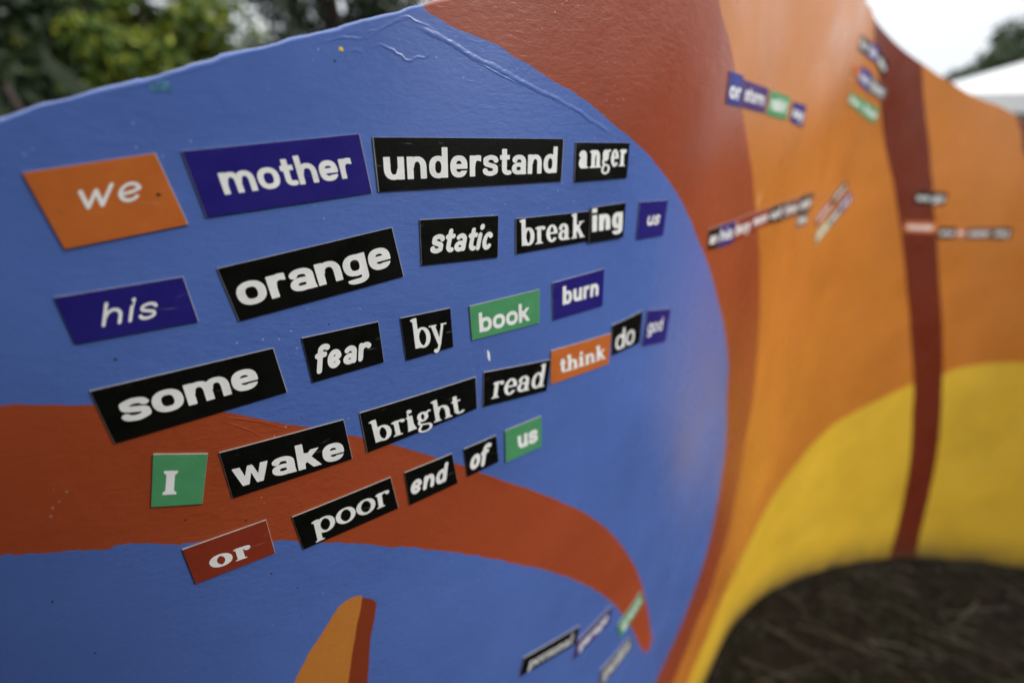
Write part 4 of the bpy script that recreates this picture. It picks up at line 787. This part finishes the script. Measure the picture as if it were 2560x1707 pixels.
# ------------------------------------------------------------------ trees
def make_leaf_cloud(name, mat, parent, clumps, leaf, per, rc, seed, narrow=.45):
    r = np.random.default_rng(seed); V = []; 
    for (cx, cy, cz) in clumps:
        n = per; d = r.normal(0, 1, (n, 3)); d /= np.linalg.norm(d, axis=1)[:, None]; rad = rc*r.uniform(.35, 1.0, n)**.6*r.uniform(.75, 1.25)
        c = np.array([cx, cy, cz])+d*rad[:, None]*[1, 1, .75]
        u = r.normal(0, 1, (n, 3)); u /= np.linalg.norm(u, axis=1)[:, None]; w = np.cross(u, r.normal(0, 1, (n, 3))); w /= np.linalg.norm(w, axis=1)[:, None]
        s = leaf*r.uniform(.6, 1.3, n)[:, None]; u = u*s; w = w*s*narrow
        V.append(np.stack([c-u, c+w, c+u, c-w], 1).reshape(-1, 3))
    V = np.vstack(V); nf = len(V)//4
    me = bpy.data.meshes.new(name); me.vertices.add(len(V)); me.vertices.foreach_set('co', V.astype(np.float32).ravel())
    me.loops.add(nf*4); me.loops.foreach_set('vertex_index', np.arange(nf*4, dtype=np.int32)); me.polygons.add(nf); me.polygons.foreach_set('loop_start', np.arange(0, nf*4, 4, dtype=np.int32)); me.update(calc_edges=True); me.materials.append(mat)
    o = bpy.data.objects.new(name, me); COL.objects.link(o); o.parent = parent; o['kind'] = 'stuff'; return o
BARK = plain('bark', (.07, .055, .04), .9, 12, .4, .01)
def tree(name, loc, h, crown_r, crown_z0, nclump, leaf, per, rc, mat, label, seed, hz=1.0, lim=7):
    r = np.random.default_rng(seed); root = empty(name, loc); tag(root, label, 'shrub' if name == 'shrub' else 'tree', 'shrubs behind the viewer' if name == 'shrub' else 'trees around the park')
    mb = MB(); tr = h*.022+.04; lean = r.uniform(-.25, .25, 2)
    mb.tube([(0, 0, -.1), (lean[0]*.3, lean[1]*.3, h*.3), (lean[0], lean[1], h*.62), (lean[0]*1.3, lean[1]*1.3, h*.9)], [tr*1.4, tr, tr*.6, tr*.15], 9)
    mb.build('trunk', BARK, root, True)
    cl = []
    while len(cl) < nclump:
        p = r.uniform(-1, 1, 3); q = np.linalg.norm(p)
        if q > 1 or q < .35 and r.random() < .6: continue
        cl.append((p[0]*crown_r, p[1]*crown_r, crown_z0+(h-crown_z0)*(.5+.5*p[2])))
    mb = MB()
    for i in range(lim):
        c = cl[i*len(cl)//lim]; z0 = h*r.uniform(.25, .6)
        mb.tube([(lean[0]*.6, lean[1]*.6, z0), ((c[0]+lean[0]*.6)/2, (c[1]+lean[1]*.6)/2, (z0+c[2])/2+.15), c], [tr*.5, tr*.3, tr*.08], 6, False)
    mb.build('limbs', BARK, root, True)
    make_leaf_cloud('crown', mat, root, cl, leaf, per, rc, seed+1); return root
LD = leafmat('leaf_dark', (.030, .048, .022), (.042, .070, .026), (.075, .095, .060))
LY = leafmat('leaf_yellow_green', (.045, .09, .013), (.12, .19, .02), (.36, .38, .035))
LP = leafmat('leaf_pine', (.022, .032, .018), (.030, .048, .022), (.045, .065, .032))
LM = leafmat('leaf_mid', (.04, .065, .022), (.055, .09, .03), (.08, .12, .04))
def at(px, F):  # lateral offset of a column at the top of the view for a given forward distance
    return (px-1280)/1172*F/1.17
tree('leafy_tree', (at(20, 8.2), 8.2, 0), 5.8, 1.35, .3, 75, .085, 330, .60, LD, 'dark green leafy tree at the far left behind the wall', 201)
tree('leafy_tree', (at(375, 9.0), 9.0, 0), 4.75, 1.38, .3, 74, .075, 380, .52, LY, 'yellow green bushy tree behind the left end of the wall', 211)
tree('conifer_tree', (at(850, 11), 11.0, 0), 6.6, 1.7, .8, 70, .10, 220, .58, LP, 'dark pine with sky showing through behind the blue part of the wall', 221)
tree('leafy_tree', (at(560, 16), 16.0, 0), 4.3, 3.0, .2, 60, .12, 260, .85, LD, 'low dark tree seen through the gap between two trees', 231)
tree('leafy_tree', (at(-260, 7.5), 7.5, 0), 6.0, 1.9, .2, 60, .085, 280, .6, LD, 'dark green tree just outside the left of the view', 241)
tree('leafy_tree', (at(2640, 24), 24.0, 0), 7.5, 3.0, 1.5, 80, .13, 260, .75, LM, 'green tree rising behind the white tent roof', 251)
tree('leafy_tree', (at(2420, 30), 30.0, 0), 5.7, 2.6, 1.0, 40, .15, 220, .8, LM, 'low distant tree left of the tent tree', 261)
for i, (x, y, h, r_) in enumerate([(17.5, 8.0, 7.0, 2.6), (16.5, 3.5, 6.4, 2.4), (17.0, -.8, 6.6, 2.5)]):  # unseen trees added to cut the sky reflection in the orange paint
    tree('leafy_tree', (x, y, 0), h, r_, .5, 60, .12, 240, .75, LM, ['green tree to the right of the white tent', 'second green tree to the right of the white tent', 'third green tree well to the right of the white tent'][i], 500+i*9)
# trees of the same park on the viewer's side (they show as dark reflections in the gloss paint)
for i, (x, y, h, r_) in enumerate([(-7.5, -3.0, 6.5, 2.2), (-5.0, -8.0, 7.5, 2.6), (1.0, -12.0, 7.0, 3.0), (-9.5, 3.5, 7.0, 2.4)]):
    tree('leafy_tree', (x, y, 0), h, r_, .4, 55, .11, 240, .75, LD, ['dark leafy tree on the viewer side left of the wall', 'tall leafy tree behind the viewer to the left', 'broad leafy tree straight behind the viewer', 'dark leafy tree level with the left end of the wall'][i], 300+i*11)

for i, (x, y, h, r_, n_) in enumerate([(-.55, -.42, 2.3, .33, 76), (.27, -.40, 2.25, .25, 74), (-1.15, -1.15, 2.5, .55, 42), (-.25, -1.6, 2.3, .55, 42)]):  # unseen bushes added to block light and darken the left of the wall
    tree('shrub', (x, y, 0), h, r_, .05, n_, .045, 420, .20 if i < 2 else .30, LD, ['dense tall shrub by the left end of the wall on the viewer side', 'dense tall shrub right behind the viewer', 'dense tall shrub behind the viewer to the left', 'dense tall shrub further behind the viewer'][i], 400+i*7, lim=5)

# ------------------------------------------------------------------ leaning post and two sloping canvas strips at the left
POST = plain('post_wood', (.045, .03, .028), .8, 20, .3); STRIP = plain('green_canvas', (.055, .075, .042), .8, 6, .3)
def un_px(px, py, F):
    a_ = (px-1280)/1172; b_ = (py-853.5)/1172; c_, s_ = math.cos(math.radians(21.0427)), math.sin(math.radians(21.0427)); fw = c_-b_*s_; k = F/fw
    return (a_*k, F, CAM_H-(b_*c_+s_)*k)
p0 = (-4.60, 4.6, 2.03); mb = MB(); 
mb.tube([(-3.95, 4.6, 0), (-4.12, 4.6, 1.0), (-4.32, 4.6, 1.75), (-4.40, 4.6, 2.02)], [.035, .033, .03, .022], 8)
po = mb.build('leaning_post', POST, None, True); tag(po, 'thin dark leaning post in front of the trees at the left', 'post')
def strip(name, A, B_, w, label):
    A, B_ = Vector(A), Vector(B_); mb = MB(); d = (B_-A); n = 8; th = .012; v = []
    for i in range(n+1):
        t = i/n; p = A+d*t-Vector((0, 0, .06*math.sin(math.pi*t)))
        for q, o in ((-w/2, 0), (w/2, 0), (w/2, th), (-w/2, th)): v.append((p.x, p.y+o, p.z+q))
    f = [(i*4+k, i*4+(k+1) % 4, (i+1)*4+(k+1) % 4, (i+1)*4+k) for i in range(n) for k in range(4)]+[(3, 2, 1, 0), (n*4, n*4+1, n*4+2, n*4+3)]
    mb.add(v, f); o = mb.build(name, STRIP, None); tag(o, label, 'canvas', 'sloping canvas strips')
strip('canvas_strip', (-5.6, 5.0, 2.30), (-3.9, 5.0, 1.10), .26, 'left of two sloping grey green canvas strips below the dark tree')
strip('canvas_strip', (-4.35, 5.0, 2.25), (-3.0, 5.0, 1.25), .20, 'right of two sloping grey green canvas strips, beside the leaning post')

# ------------------------------------------------------------------ white marquee at the right
TENT = plain('tent_fabric', (.80, .80, .78), .75, 1.5, .03, 0); POLE = plain('tent_pole', (.55, .56, .58), .4, 10, .1)
t = empty('marquee_tent', (11.6, 10.6, 0)); tag(t, 'white marquee tent with a low peaked roof behind the right end of the wall', 'tent')
def tent_part(name, pts, faces, mat): return link_mesh(name, pts, faces, mat, t)
hw, hd, ze, zp = 4.1, 2.6, 2.42, 3.62
ca, sa = math.cos(-.12), math.sin(-.12)
R2 = lambda x, y, z: (x*ca-y*sa, x*sa+y*ca, z)
# roof panels, gently sagging
def roof_panel(A, B_, C_, n=8):
    A, B_, C_ = Vector(A), Vector(B_), Vector(C_); v, f, idx = [], [], {}
    for i in range(n+1):
        for j in range(n+1-i):
            u, w_ = i/n, j/n; p = A*(1-u-w_)+B_*w_+C_*u; sag = .10*math.sin(math.pi*min(1, u))*(1-u)*.8; idx[i, j] = len(v); v.append((p.x, p.y, p.z-sag))
    for i in range(n):
        for j in range(n-i):
            f.append((idx[i, j], idx[i, j+1], idx[i+1, j]))
            if j < n-i-1: f.append((idx[i, j+1], idx[i+1, j+1], idx[i+1, j]))
    return v, f
cs_ = [R2(-hw, -hd, ze), R2(hw, -hd, ze), R2(hw, hd, ze), R2(-hw, hd, ze)]; ap = (0, 0, zp)
for i in range(4):
    v, f = roof_panel(cs_[i], cs_[(i+1) % 4], ap); o = link_mesh('roof_panel', v, f, TENT, t, smooth=True)
for i in range(4):
    A, B_ = Vector(cs_[i]), Vector(cs_[(i+1) % 4]); v, f = [], []; n = 26
    for k in range(n+1):
        p = A+(B_-A)*k/n; nrm = Vector((p.x, p.y, 0)).normalized()*(.012*math.sin(k*1.9)+.02); v += [(p.x+nrm.x, p.y+nrm.y, ze-.005), (p.x+nrm.x*1.6, p.y+nrm.y*1.6, ze-.28-.02*abs(math.sin(k*1.2)))]
    f = [(2*k, 2*k+1, 2*k+3, 2*k+2) for k in range(n)]; link_mesh('valance', v, f, TENT, t, smooth=True)
for x, y, z in cs_:
    mb = MB(); mb.tube([(x*.98, y*.98, 0), (x*.98, y*.98, ze-.02)], .03, 10); mb.build('pole', POLE, t, True)
A, B_ = Vector(cs_[3]), Vector(cs_[2]); v = []
for k in range(41): p = A+(B_-A)*k/40; w_ = .03*math.sin(k*1.3); v += [(p.x, p.y-.1+w_, .02), (p.x, p.y-.1+w_, ze-.03)]
link_mesh('side_wall', v, [(2*k, 2*k+1, 2*k+3, 2*k+2) for k in range(40)], TENT, t, smooth=True)
